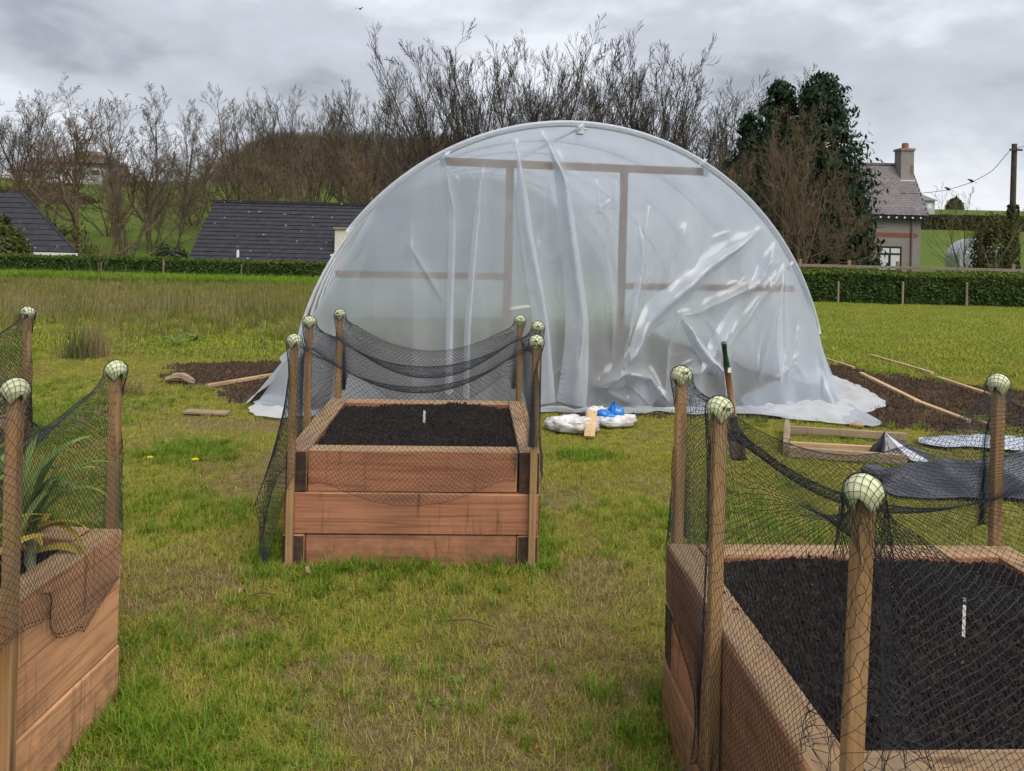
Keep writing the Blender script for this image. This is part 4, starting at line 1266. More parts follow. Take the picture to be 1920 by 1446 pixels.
# ---- sheet of film lying flat to the right of the arch
def drop_sheet(name, label, cat, outline_px, res, m, amp, z0=.012, group=None, wr=7.0, th=0):
    """flat sheet on the ground: outline from ground points, wrinkled"""
    from mathutils.geometry import delaunay_2d_cdt
    O = np.array([[*gp(u, v, z0)[:2]] for u, v in outline_px])
    c = O.mean(0)
    # subdivide outline
    B = []
    for k in range(len(O)):
        a_, b_ = O[k], O[(k + 1) % len(O)]
        nseg = max(2, int(np.linalg.norm(b_ - a_) / res))
        for j in range(nseg): B.append(a_ + (b_ - a_) * j / nseg)
    B = np.array(B)
    for _ in range(5): B = (np.roll(B, 1, 0) + 2 * B + np.roll(B, -1, 0)) / 4
    B += .014 * np.stack([np.sin(np.arange(len(B)) * 1.1), np.cos(np.arange(len(B)) * .83)], -1)
    mn, mx = O.min(0), O.max(0)
    gx_, gy_ = np.meshgrid(np.arange(mn[0], mx[0], res), np.arange(mn[1], mx[1], res), indexing='ij')
    I = np.stack([gx_.ravel(), gy_.ravel()], -1) + rng.normal(0, res * .15, (gx_.size, 2))
    pts = [Vector(p) for p in np.concatenate([B, I])]
    fc = [list(range(len(B)))]
    vco, ed, fa, *_ = delaunay_2d_cdt(pts, [], fc, 2, 1e-5)
    P = np.array([[p.x, p.y] for p in vco])
    rid = np.abs(fbm(P[:, 0] * wr, P[:, 1] * wr * .6, 3) - .5) * 2
    dB = np.sqrt(((P[:, None] - B[None]) ** 2).sum(-1)).min(1); am = amp * (.12 + .88 * smooth(0, .22, dB))
    hz = terrain(P[:, 0], P[:, 1]) + z0 + am * (1 - rid) ** 3 + .5 * am * fbm(P[:, 0] * 2, P[:, 1] * 2, 2)
    V = np.stack([P[:, 0], P[:, 1], hz], -1)
    base = np.array([c[0], c[1], 0])
    o = obj(name, mesh_np(name, V - base, None, [f for f in fa if len(f) == 3], True), m, None, base)
    if th:
        md = o.modifiers.new('th', 'SOLIDIFY'); md.thickness = th
    return tag(o, label, cat, group)
drop_sheet('plastic_sheet', 'spare white film spread flat on the ground right of the polytunnel', 'plastic sheet',
           [(1385, 742), (1450, 715), (1528, 694), (1560, 703), (1612, 724), (1667, 757), (1640, 768), (1612, 776), (1600, 797), (1520, 788), (1440, 778), (1395, 765)], .05, M_FILM_GND, .05)
# loose end of the left flap
drop_sheet('plastic_flap', 'loose corner of film lying on the grass at the left of the arch', 'plastic sheet',
           [(462, 772), (480, 752), (500, 738), (540, 745), (560, 780), (530, 786), (490, 783)], .04, M_FILM_GND, .05)
# ================================================================== loose things on the ground
M_BOARD = wood('pale_batten', (0.50, 0.34, 0.20), (0.32, 0.19, 0.10), 0, 0.2)
M_BOARDG = wood('weathered_board', (0.36, 0.26, 0.165), (0.2, 0.13, 0.08), 0, 0.7, .3)
M_PLY = wood('new_plywood', (0.55, 0.38, 0.21), (0.40, 0.25, 0.13), 1, 0.1)
def board(name, label, cat, a, b, w, h, m, group=None, z=.0, tilt=0):
    """board on the ground between two ground points"""
    A = gp(*a); B = gp(*b)
    d = B - A; L = d.length
    mb = MB(); mb.box((0, -w / 2, 0), (L, w / 2, h), bev=min(.003, h * .2))
    o = mb.build(name, m)
    za, zb = tz(A.x, A.y), tz(B.x, B.y)
    o.location = (A.x, A.y, za + z)
    o.rotation_euler = (tilt, -math.atan2(zb - za, L), math.atan2(d.y, d.x))
    return tag(o, label, cat, group)
G = 'timber edging boards beside the polytunnel'
board('edging_board', 'thin pale board running from behind the polytunnel at the right', 'board', (1525, 667), (1601, 693), .045, .03, M_BOARD, G)
board('edging_board', 'long pale board lying diagonally across the bare soil', 'board', (1614, 704), (1722, 757), .055, .035, M_BOARD, G)
board('edging_board', 'pale board continuing the diagonal line towards the right bed stake', 'board', (1724, 757), (1818, 793), .055, .03, M_BOARD, G)
board('edging_board', 'farthest thin board along the edge of the green field', 'board', (1632, 667), (1748, 702), .045, .035, M_BOARD, G)
board('edging_board', 'thin board ending behind the rear right stake', 'board', (1757, 710), (1872, 750), .045, .035, M_BOARD, G)
board('edging_board', 'short board beyond the right bed stake by the black sheet', 'board', (1838, 796), (1878, 812), .045, .04, M_BOARD, G)
board('loose_batten', 'thin pale batten lying on dark soil left of the polytunnel', 'board', (388, 727), (514, 706), .045, .035, M_BOARD)
board('board_offcut', 'short weathered offcut lying flat in the grass left of the tunnel', 'board', (347, 773), (428, 777), .11, .022, M_BOARDG)
board('board_scrap', 'scrap of pale board half buried by the corner of the film', 'board', (1596, 796), (1618, 800), .10, .02, M_BOARD)
# rough broken log / stone
m = MB(); r = np.random.default_rng(3)
A = gp(312, 717); 
pts = np.array([(0, 0, .03), (.08, .0, .055), (.17, .01, .06), (.26, -.02, .035), (.30, -.03, .02)])
m.tube(pts, [.03, .045, .045, .03, .012], 9)
o = m.build('broken_log', M_BOARDG); V_ = o.data
co = np.zeros(len(V_.vertices) * 3); V_.vertices.foreach_get('co', co); co += r.normal(0, .006, len(co)); V_.vertices.foreach_set('co', co)
o.location = (A.x, A.y, tz(A.x, A.y)); tag(o, 'broken lump of pale wood at the edge of the soil patch', 'log')

# ---- unfinished low bed of boards
FR = thing('timber_frame', 'unfinished low timber bed frame lying behind the right bed', 'timber frame', gp(1476, 852), 0)
fo = FR.location
def fpart(name, a, b, w, h, m, z=0):
    A = gp(*a) - fo; B = gp(*b) - fo
    d = B - A
    mb = MB(); mb.box((0, -w / 2, z), (d.length, w / 2, z + h), bev=.003)
    o = mb.build(name, m, FR); o.location = (A.x, A.y, 0); o.rotation_euler = (0, 0, math.atan2(d.y, d.x)); return o
fpart('long_board', (1478, 856), (1700, 872), .035, .075, M_BOARDG)
fpart('long_board', (1478, 812), (1700, 826), .035, .06, M_BOARDG)
fpart('end_board', (1472, 852), (1476, 806), .035, .09, M_BOARDG)
fpart('middle_batten', (1480, 840), (1660, 850), .03, .05, M_BOARD)
o = board('short_plank', 'stub of plank standing at the left end of the timber frame', 'board', (1474, 846), (1476, 812), .05, .10, M_BOARDG)

# ---- black and white sheet
t = NT('black_polythene')
g_ = t.node('NewGeometry').outputs['Backfacing']
nb = t.noise(t.oco(), 6.0, 4)
cb = t.ramp(nb, [(0.3, (0.022, 0.024, 0.030)), (0.7, (0.055, 0.058, 0.072))])
M_BLACKS = t.done(t.principled(cb, 0.22, t.bump(t.noise(t.oco(), 9, 4), .5, .03), 0.6))
M_WHITES = plain('white_polythene', (0.46, 0.50, 0.58), 0.4, .08, 6, .5)
drop_sheet('plastic_sheet', 'crumpled black plastic sheet lying behind the right bed', 'plastic sheet',
           [(1668, 880), (1700, 868), (1740, 872), (1800, 868), (1850, 864), (1930, 850), (2050, 850), (2050, 945), (1920, 941), (1850, 936), (1750, 935), (1668, 930), (1652, 905)], .04, M_BLACKS, .09, .012, wr=2.6)
drop_sheet('plastic_sheet', 'white plastic strip showing behind the black sheet', 'plastic sheet',
           [(1715, 822), (1790, 816), (1850, 820), (1930, 822), (2020, 822), (2020, 846), (1920, 850), (1850, 842), (1760, 838), (1730, 834)], .05, M_WHITES, .05, .012, wr=4.0)
# upstanding folded corner of the sheet: a crumpled little tent
Acn = gp(1676, 866)
na_, nf_ = 40, 12
rows = []
for i in range(na_):
    a_ = 2 * np.pi * i / na_
    rb = .11 + .20 * max(0, math.cos(a_ + .45)) ** 2 + .05 * math.sin(3 * a_ + 1)
    for k in range(nf_):
        f = k / (nf_ - 1)
        wr_ = 1 + .5 * f * (fbm(np.array([math.cos(a_) * 3 + 9]), np.array([math.sin(a_) * 3 + f * 2.0]), 3)[0] - .5) * 2 + .16 * f * math.sin(9 * a_ + 2 * f)
        rows.append((rb * f ** 1.25 * wr_ * math.cos(a_) - .03 * (1 - f), rb * f ** 1.25 * wr_ * math.sin(a_) * .8, .20 * (1 - f) ** .9 + .012 + .015 * f * abs(math.sin(a_ * 5))))
qs = [[i * nf_ + k, i * nf_ + k + 1, ((i + 1) % na_) * nf_ + k + 1, ((i + 1) % na_) * nf_ + k] for i in range(na_) for k in range(nf_ - 1)]
me = mesh_np('sheet_corner', rows, qs, None, True)
me.materials.append(M_BLACKS); me.materials.append(M_WHITES)
for pl in me.polygons:
    if 34 <= pl.index // (nf_ - 1) < 36: pl.material_index = 1
o = obj('sheet_corner', me, None, None, (Acn.x, Acn.y + .1, tz(Acn.x, Acn.y)))
tag(o, 'pointed black corner of plastic standing up beside the timber frame', 'plastic sheet')
m = MB(); m.box((0, 0, 0), (.15, .16, .075), bev=.022)
Acn = gp(1628, 896)
o = m.build('black_tub', M_BLACKS); o.location = (Acn.x, Acn.y - .1, 0); o.rotation_euler = (0, 0, .3); tag(o, 'small black plastic bundle beside the crumpled sheet', 'plastic bundle')
board('thin_stick', 'thin pale stick on the grass left of the black sheet', 'stick', (1597, 884), (1622, 896), .012, .012, M_BOARD)

# ---- bags of rubble, blue bag, piece of plywood
t = NT('dirty_white_bag')
nb = t.noise(t.oco(), 9, 5); 
cb = t.mix(t.fr(nb, .47, .66, 0, .85), (0.66, 0.66, 0.67), (0.30, 0.22, 0.17))
M_BAG = t.done(t.principled(cb, 0.5, t.bump(t.noise(t.oco(), 14, 4), .5, .02), .3))
def sack(name, label, u, v, size, rz, m, seed):
    c = gp(u, v)
    r = np.random.default_rng(seed)
    nu_, nv_ = 34, 20
    V = []
    for i in range(nu_):
        a = 2 * np.pi * i / nu_
        for j in range(nv_):
            b = np.pi * j / (nv_ - 1)
            ca, sa, cb_, sb_ = math.cos(a), math.sin(a), math.cos(b), math.sin(b)
            pw = lambda x, e: math.copysign(abs(x) ** e, x)
            V.append((size[0] * pw(ca, .75) * sb_ ** .7, size[1] * pw(sa, .75) * sb_ ** .7, size[2] * (pw(cb_, .8) + .75)))
    V = np.array(V)
    wob = fbm(V[:, 0] * 14 + seed, V[:, 1] * 14 + V[:, 2] * 9, 4) - .5
    cr_ = np.abs(fbm(V[:, 0] * 22 + seed * 3, V[:, 1] * 22 + V[:, 2] * 15, 3) - .5)
    V = V * (1 + .42 * wob[:, None] - .22 * (1 - np.minimum(cr_ * 9, 1))[:, None]); V[:, 2] = np.maximum(V[:, 2], .004)
    q = []
    for i in range(nu_):
        for j in range(nv_ - 1):
            q.append([i * nv_ + j, i * nv_ + j + 1, ((i + 1) % nu_) * nv_ + j + 1, ((i + 1) % nu_) * nv_ + j])
    o = obj(name, mesh_np(name, V, q, None, True), m, None, (c.x, c.y, tz(c.x, c.y)), rz)
    return tag(o, label, 'bag')
sack('white_bag', 'full dirty white sack lying on the grass before the film', 1073, 806, (.235, .16, .066), -.15, M_BAG, 4)
sack('white_bag', 'flat white sack underneath the blue bag', 1155, 797, (.19, .12, .05), .25, M_BAG, 9)
sack('white_bag', 'small pale sack behind the blue bag by the film', 1118, 784, (.09, .06, .06), .1, M_BAG, 14)
t = NT('blue_film')
M_BLUE = t.done(t.principled(t.ramp(t.noise(t.oco(), 16, 4), [(.3, (0.008, 0.10, 0.42)), (.7, (0.03, 0.27, 0.72))]), .25, t.bump(t.noise(t.oco(), 25, 4), .6, .01), .6))
c = gp(1145, 793)
BB = thing('blue_bag', 'crumpled bright blue plastic bag on top of the white sack', 'bag', (c.x, c.y - .05, .06), 0)
r = np.random.default_rng(8)
for (ox, oy, oz, sx, sz, rz_) in ((-.06, 0, .02, .07, .045, .2), (.035, .0, .045, .065, .055, -.3), (-.01, -.03, .01, .06, .035, .5)):
    V = []
    for i in range(22):
        a = 2 * np.pi * i / 22
        for j in range(12):
            b = np.pi * j / 11
            V.append((sx * math.cos(a) * math.sin(b), sx * .7 * math.sin(a) * math.sin(b), sz * math.cos(b)))
    V = np.array(V); w = np.abs(fbm(V[:, 0] * 40 + oz * 90, V[:, 1] * 40 + V[:, 2] * 40, 3) - .5)
    V = V * (1.25 - 1.6 * w[:, None])
    q = [[i * 12 + j, i * 12 + j + 1, ((i + 1) % 22) * 12 + j + 1, ((i + 1) % 22) * 12 + j] for i in range(22) for j in range(11)]
    o = obj('crumpled_lobe', mesh_np('crumpled_lobe', V, q, None, True), M_BLUE, BB, (ox, oy, oz), rz_)
rows = []
for i in range(9):
    f = i / 8
    for k in range(5):
        g = k / 4 - .5
        rows.append((g * (.05 - .02 * f) + .012 * f, .01 * math.sin(g * 8), .05 + .085 * f + .008 * math.sin(g * 7)))
o = obj('bag_handle', mesh_np('bag_handle', rows, grid_quads(9, 5), None, True), M_BLUE, BB)
c0 = gp(1105, 822); c1 = gp(1122, 786)
mb = MB(); d = Vector((c1.x - c0.x, c1.y - c0.y, .13)); mb.box((-.043, 0, 0), (.043, .34, .018), bev=.002)
o = mb.build('plywood_offcut', M_PLY); o.location = (c0.x, c0.y, .005)
o.rotation_euler = (D2R(24), 0, D2R(-9)); tag(o, 'pale plywood offcut propped against the white sacks', 'board')

# ---- spade stuck in the ground
M_DGREEN = plain('dark_green_plastic', (0.012, 0.07, 0.04), 0.35, .2, 12, .5)
M_SHAFT = wood('spade_shaft', (0.36, 0.20, 0.10), (0.2, 0.1, 0.05), 2, .2)
M_STEEL = plain('rusty_blade', (0.12, 0.085, 0.075), 0.6, .35, 14, .4, .3)
Y0 = 4.3
top = at(1357, 645, Y0); bot = at(1384, 850, Y0 + .05); bot.z = max(bot.z, .0)
SP = thing('garden_spade', 'spade with a dark green handle stuck upright in the lawn', 'spade', (bot.x, bot.y, 0))
ax = (top - bot); Lh = ax.length; ax.normalize()
def along(f): 
    p = (top - bot) * f; return np.array([p.x, p.y, p.z + bot.z])
m = MB(); m.tube([along(.22), along(.5), along(.80)], [.017, .0165, .0165], 10); m.build('shaft', M_SHAFT, SP, True)
# D handle: two arms and a grip, seen edge-on
hx = np.array([.012, .05, 0])
m = MB()
for sg in (-1, 1): m.tube([along(.79), along(.84) + hx * sg * .35, along(.90) + hx * sg, along(.995) + hx * sg], [.019, .016, .0125, .0135], 8)
m.tube([along(.99) - hx, along(1.0), along(.99) + hx], [.014, .0155, .014], 8)
m.build('handle', M_DGREEN, SP, True)
m = MB(); p0, p1 = along(.745), along(.79); m.box((p0[0] - .003, p0[1] - .0195, p0[2]), (p0[0] + .014, p0[1] - .0165, p1[2])); m.build('sticker', M_WHITE, SP)
m = MB(); m.tube([along(.34), along(.22)], [.02, .022], 8)
m.build('socket', M_STEEL, SP, True)
base = along(.22); rows = []
for i in range(8):
    f = i / 7
    for k in range(7):
        g = k / 6 - .5
        p = along(.22 - .30 * f)
        rows.append((p[0] + g * .085, p[1] + .012 * math.cos(g * 3.1), p[2] - .0 + (.012 * abs(g) * 2 if i == 7 else 0)))
o = obj('blade', mesh_np('blade', rows, grid_quads(8, 7), None, True), M_STEEL, SP)
md = o.modifiers.new('th', 'SOLIDIFY'); md.thickness = .004

# ---- dandelions
M_DAND = plain('dandelion_yellow', (0.85, 0.62, 0.01), 0.6, .1, 30)
M_STEM = plain('flower_stem', (0.12, 0.2, 0.04), 0.6)
def dandelion(u, v, label, sc=1.0):
    p = gp(u, v)
    rt = thing('dandelion', label, 'flower', (p.x, p.y, tz(p.x, p.y)), random.uniform(0, 6), 'dandelions in the lawn')
    m = MB(); m.tube([(0, 0, 0), (.004, 0, .03 * sc), (.006, 0, .055 * sc)], .002, 5); m.build('stem', M_STEM, rt)
    V = []; T = []
    for ring, (nn_, rr, hh) in enumerate(((18, .020, .0), (14, .014, .004), (9, .008, .007))):
        for k in range(nn_):
            a = 2 * np.pi * k / nn_ + ring * .3; w = .14
            i0 = len(V)
            V += [(.006, 0, .055 * sc), (.006 + rr * sc * math.cos(a - w), rr * sc * math.sin(a - w), .055 * sc + hh + .003), (.006 + rr * sc * math.cos(a + w), rr * sc * math.sin(a + w), .055 * sc + hh + .003)]
            T.append([i0, i0 + 1, i0 + 2])
    obj('flower_head', mesh_np('flower_head', V, None, T), M_DAND, rt)
dandelion(281, 876, 'yellow dandelion nearest the leek bed netting')
dandelion(365, 882, 'yellow dandelion in the open lawn left of the middle bed', 1.15)
dandelion(62, 612, 'yellow dandelion beside the far left stake', 1.4)
dandelion(1545, 640, 'yellow dandelion in the field right of the tunnel', 1.6)

# ---- twigs and dead leaves on the lawn
M_TWIG = plain('dead_twig', (0.10, 0.062, 0.04), 0.9)
def twig(a, b, label, rad=.004):
    A, B = gp(*a), gp(*b); m = MB()
    mid = (A + B) / 2 + Vector((0, .01, .012))
    base = Vector((A.x, A.y, 0))
    zA = tz(A.x, A.y) + .012
    m.tube([A - base + Vector((0, 0, zA)), mid - base + Vector((0, 0, zA)), B - base + Vector((0, 0, zA))], [rad, rad * .8, rad * .4], 6)
    o = m.build('fallen_twig', M_TWIG); o.location = base; return tag(o, label, 'twig')
twig((838, 1186), (925, 1198), 'long thin dead twig lying on the lawn before the middle bed')
twig((455, 1148), (520, 1142), 'short dark twig on the worn grass left of the middle bed', .003)
M_DLEAF = plain('dead_leaf', (0.30, 0.21, 0.13), 0.8, .3, 20)
M_DLEAF2 = plain('brown_leaf', (0.34, 0.13, 0.05), 0.8, .3, 20)
def deadleaf(u, v, L, rz, label, m):
    p = gp(u, v); rows = []
    for i in range(7):
        f = i / 6
        for k in range(5):
            g = k / 4 - .5
            rows.append(((f - .5) * L, g * L * .5 * math.sin(math.pi * min(max(f, .02), .98)), .02 + .25 * L * abs(g) + .012 * math.sin(f * 5)))
    o = obj('fallen_leaf', mesh_np('fallen_leaf', rows, grid_quads(7, 5), None, True), m, None, (p.x, p.y, tz(p.x, p.y)), rz)
    return tag(o, label, 'leaf')
deadleaf(1010, 1420, .03, .4, 'small orange brown leaf on the lawn near the bottom', M_DLEAF2)
deadleaf(455, 1142, .05, 1.0, 'curled pale leaf on the worn grass left of the middle bed', M_DLEAF)
deadleaf(575, 1105, .045, -.6, 'pale leaf on the grass by the front left stake', M_DLEAF)

# ---- clods and rough bits on the bare soil
PR_CLOD = [proto(crumb_proto(260 + k, 9, .012, [(.06, .038, .024), (.085, .055, .036), (.12, .08, .052), (.045, .028, .018)]), M_CRUMB) for k in range(3)]
x, y = sample(60000, 6.8, 12.5)
so_ = mask_soil(x, y)
keep = (rng.random(len(x)) < (so_ - .15) * 1.0) & free(x, y)
place('soil_clods', 'brown clods and crumbs on the bare soil around the polytunnel', 'soil', PR_CLOD, x[keep], y[keep], .7, 2.6)

# ---- small broad leaved weeds and clover in the turf
def weed_proto(seed, n, L, w):
    r = np.random.default_rng(seed); V = []; Q = []; C = []
    for k in range(n):
        a = 2 * np.pi * k / n + r.normal(0, .3); l = L * r.uniform(.6, 1.2); up_ = r.uniform(.15, .5)
        d = np.array([math.cos(a), math.sin(a), 0]); sd = np.array([-math.sin(a), math.cos(a), 0]); i0 = len(V)
        for f, ww in ((.05, .25), (.45, 1.0), (.8, .75), (1.0, .1)):
            p = d * l * f + np.array([0, 0, .012 + l * up_ * f * (1 - .55 * f)])
            V += [p - sd * w * ww * .5, p + sd * w * ww * .5]
        Q += [[i0, i0 + 1, i0 + 3, i0 + 2], [i0 + 2, i0 + 3, i0 + 5, i0 + 4], [i0 + 4, i0 + 5, i0 + 7, i0 + 6]]
        C += [np.array((.13, .20, .04)) * r.uniform(.7, 1.4)] * 8
    return mesh_np('weed_rosette', V, Q, None, False, C)
PR_WEED = [proto(weed_proto(400 + k, 6 + k, .03 + .012 * k, .014 + .004 * k)) for k in range(3)]
x, y = sample(2600, 1.6, 8.5)
keep = (rng.random(len(x)) < (.25 + .6 * mask_lush(x, y)) * (1 - mask_soil(x, y))) & (fbm(x * 1.8 + 4, y * 1.8 + 33, 3) > .45)
place('turf_weeds', 'small broad leaved weeds scattered through the lawn', 'weeds', PR_WEED, x[keep], y[keep], .35, .85)
# ================================================================== bare trees
M_BARK = plain('grey_brown_bark', (0.105, 0.085, 0.062), 0.9, .35, 3.0, .15)
M_BARKD = plain('dark_bark', (0.07, 0.061, 0.05), 0.9, .35, 3.0, .15)
M_BARKB = plain('brown_twiggy_bark', (0.135, 0.098, 0.062), 0.9, .35, 3.0, .15)
M_BARKG = plain('greenish_bark', (0.14, 0.125, 0.06), 0.9, .35, 3.0, .15)

def grow(seed, H, stems=1, spread=.35, levels=4, kids=(9, 6, 5, 4), up=.55, fork=.25, r0=None, bend=.12, lens=(.62, .5, .5, .5), a0=(.45, .9)):
    """returns (trunk verts/quads, crown verts/quads) for a leafless tree of height about H"""
    r = np.random.default_rng(seed)
    K = 7
    base = np.zeros((stems, 3)); dirs = []
    for k in range(stems):
        az = 2 * np.pi * (k + r.uniform(-.3, .3)) / max(stems, 1)
        tl = 0 if stems == 1 else fork * r.uniform(.5, 1.2)
        dirs.append((math.sin(tl) * math.cos(az), math.sin(tl) * math.sin(az), math.cos(tl)))
        base[k, :2] = .02 * H * (0 if stems == 1 else 1) * np.array([math.cos(az), math.sin(az)])
    def curve(B, Dv, L, upb, wob):
        N = len(B); P = np.empty((N, K, 3)); P[:, 0] = B; d = Dv.copy()
        for i in range(1, K):
            d = d + r.normal(0, wob, (N, 3)) + np.array([0, 0, upb]) / K
            d /= np.linalg.norm(d, axis=1, keepdims=True)
            P[:, i] = P[:, i - 1] + d * (L / (K - 1))[:, None]
        return P
    base[:, 2] = -.2
    L = H * (.80 if stems == 1 else .86) * r.uniform(.85, 1.05, stems)
    r0 = r0 or H * .017
    P = curve(base, np.array(dirs), L, .25, bend * .6)
    fr_ = np.linspace(1, .12, K)
    R = (r0 / math.sqrt(stems) ** .75) * np.repeat(fr_[None], stems, 0); 
    Vt, Qt = tubes(P, R, 7)
    par, parL, parR = P, L, R
    Vc, Qc, off = [], [], 0
    for lv in range(levels):
        nk = kids[lv]; N = len(par)
        t0 = .28 if lv == 0 else .18
        ti = t0 + (1 - t0) * (np.arange(nk)[None] + r.random((N, nk))) / nk
        ti = np.clip(ti, 0, .985)
        x = ti * (K - 1); i0 = np.minimum(x.astype(int), K - 2); f = (x - i0)[..., None]
        pi = np.arange(N)[:, None]
        B = par[pi, i0] * (1 - f) + par[pi, i0 + 1] * f
        T = par[pi, i0 + 1] - par[pi, i0]; T /= np.linalg.norm(T, axis=2, keepdims=True) + 1e-9
        rad = parR[pi, i0] * (1 - f[..., 0]) + parR[pi, i0 + 1] * f[..., 0]
        rv = r.normal(0, 1, T.shape); rv -= (rv * T).sum(2, keepdims=True) * T; rv /= np.linalg.norm(rv, axis=2, keepdims=True) + 1e-9
        ang = r.uniform(a0[0], a0[1], ti.shape)[..., None] * (1.15 - .4 * ti[..., None])
        Dv = T * np.cos(ang) + rv * np.sin(ang)
        Dv[..., 2] += up * .25
        Dv /= np.linalg.norm(Dv, axis=2, keepdims=True)
        Ln = parL[:, None] * lens[lv] * (1.12 - .72 * ti) * r.uniform(.7, 1.2, ti.shape) * (1 + spread * .2)
        B = B.reshape(-1, 3); Dv = Dv.reshape(-1, 3); Ln = Ln.reshape(-1); rad = np.minimum(rad.reshape(-1) * .62, 1)
        P = curve(B, Dv, Ln, up, bend)
        R = np.maximum(rad[:, None] * np.linspace(1, .25, K)[None], H * .00062)
        m_ = 5 if lv == 0 else 3
        if lv >= 2:    # fewer points for twigs
            Ps, Rs = P[:, ::2], R[:, ::2]
        else: Ps, Rs = P, R
        V, Q = tubes(Ps, Rs, m_)
        Vc.append(V); Qc.append(Q + off); off += len(V)
        par, parL, parR = P, Ln, R
    return (Vt, Qt), (np.concatenate(Vc), np.concatenate(Qc))

TREES = {}
def tree_kind(key, mat, **kw):
    (Vt, Qt), (Vc, Qc) = grow(**kw)
    a = mesh_np('trunk', Vt, Qt, None, True); b = mesh_np('crown', Vc, Qc, None, False)
    a.materials.append(mat); b.materials.append(mat)
    TREES[key] = (a, b, kw['H'])
def plant_tree(key, u, vtop, Y, label, rz=0, wide=1.0, group='bare trees behind the hedge', base=None):
    a, b, H = TREES[key]
    p = at(u, vtop, Y)
    gz = tz(p.x, Y) if base is None else base
    sc = (p.z - gz) / H
    rt = thing('bare_tree', label, 'tree', (p.x, Y, gz), rz, group)
    rt.scale = (sc * wide, sc * wide, sc)
    for nm, me in (('trunk', a), ('crown', b)):
        o = bpy.data.objects.new(nm, me); COL.objects.link(o); o.parent = rt
    return rt
tree_kind('ash1', M_BARKD, seed=1, H=18, stems=11, fork=.52, kids=(10, 7, 5, 0), levels=3, up=.45, lens=(.36, .5, .55, .5), a0=(.3, .8), bend=.12)
tree_kind('ash2', M_BARKD, seed=2, H=18, stems=14, fork=.60, kids=(9, 7, 5, 0), levels=3, up=.45, lens=(.34, .5, .55, .5), a0=(.3, .85), bend=.13)
tree_kind('ash3', M_BARKD, seed=3, H=17, stems=8, fork=.44, kids=(12, 7, 6, 0), levels=3, up=.45, lens=(.38, .5, .55, .5), a0=(.35, .9), bend=.13)
tree_kind('slim', M_BARK, seed=4, H=16, stems=3, fork=.2, kids=(16, 7, 5, 0), levels=3, up=.5, lens=(.34, .5, .55, .5), a0=(.4, .9), r0=.2)
tree_kind('oak', M_BARKB, seed=5, H=13, stems=1, kids=(16, 8, 7, 4), up=.4, lens=(.66, .55, .5, .5), a0=(.6, 1.2), bend=.20, r0=.32)
tree_kind('spready', M_BARK, seed=6, H=14, stems=3, fork=.35, kids=(11, 7, 6, 4), up=.45, lens=(.55, .52, .5, .5), a0=(.5, 1.05), bend=.18)
tree_kind('brown', M_BARKB, seed=7, H=9, stems=6, fork=.5, kids=(10, 7, 6, 4), up=.35, lens=(.55, .52, .5, .5), a0=(.45, 1.0), bend=.17, r0=.15)
tree_kind('sapling', M_BARKG, seed=8, H=5, stems=4, fork=.5, kids=(8, 5, 4, 0), levels=3, up=.5, lens=(.5, .5, .5, .5), a0=(.35, .8), bend=.1, r0=.06)

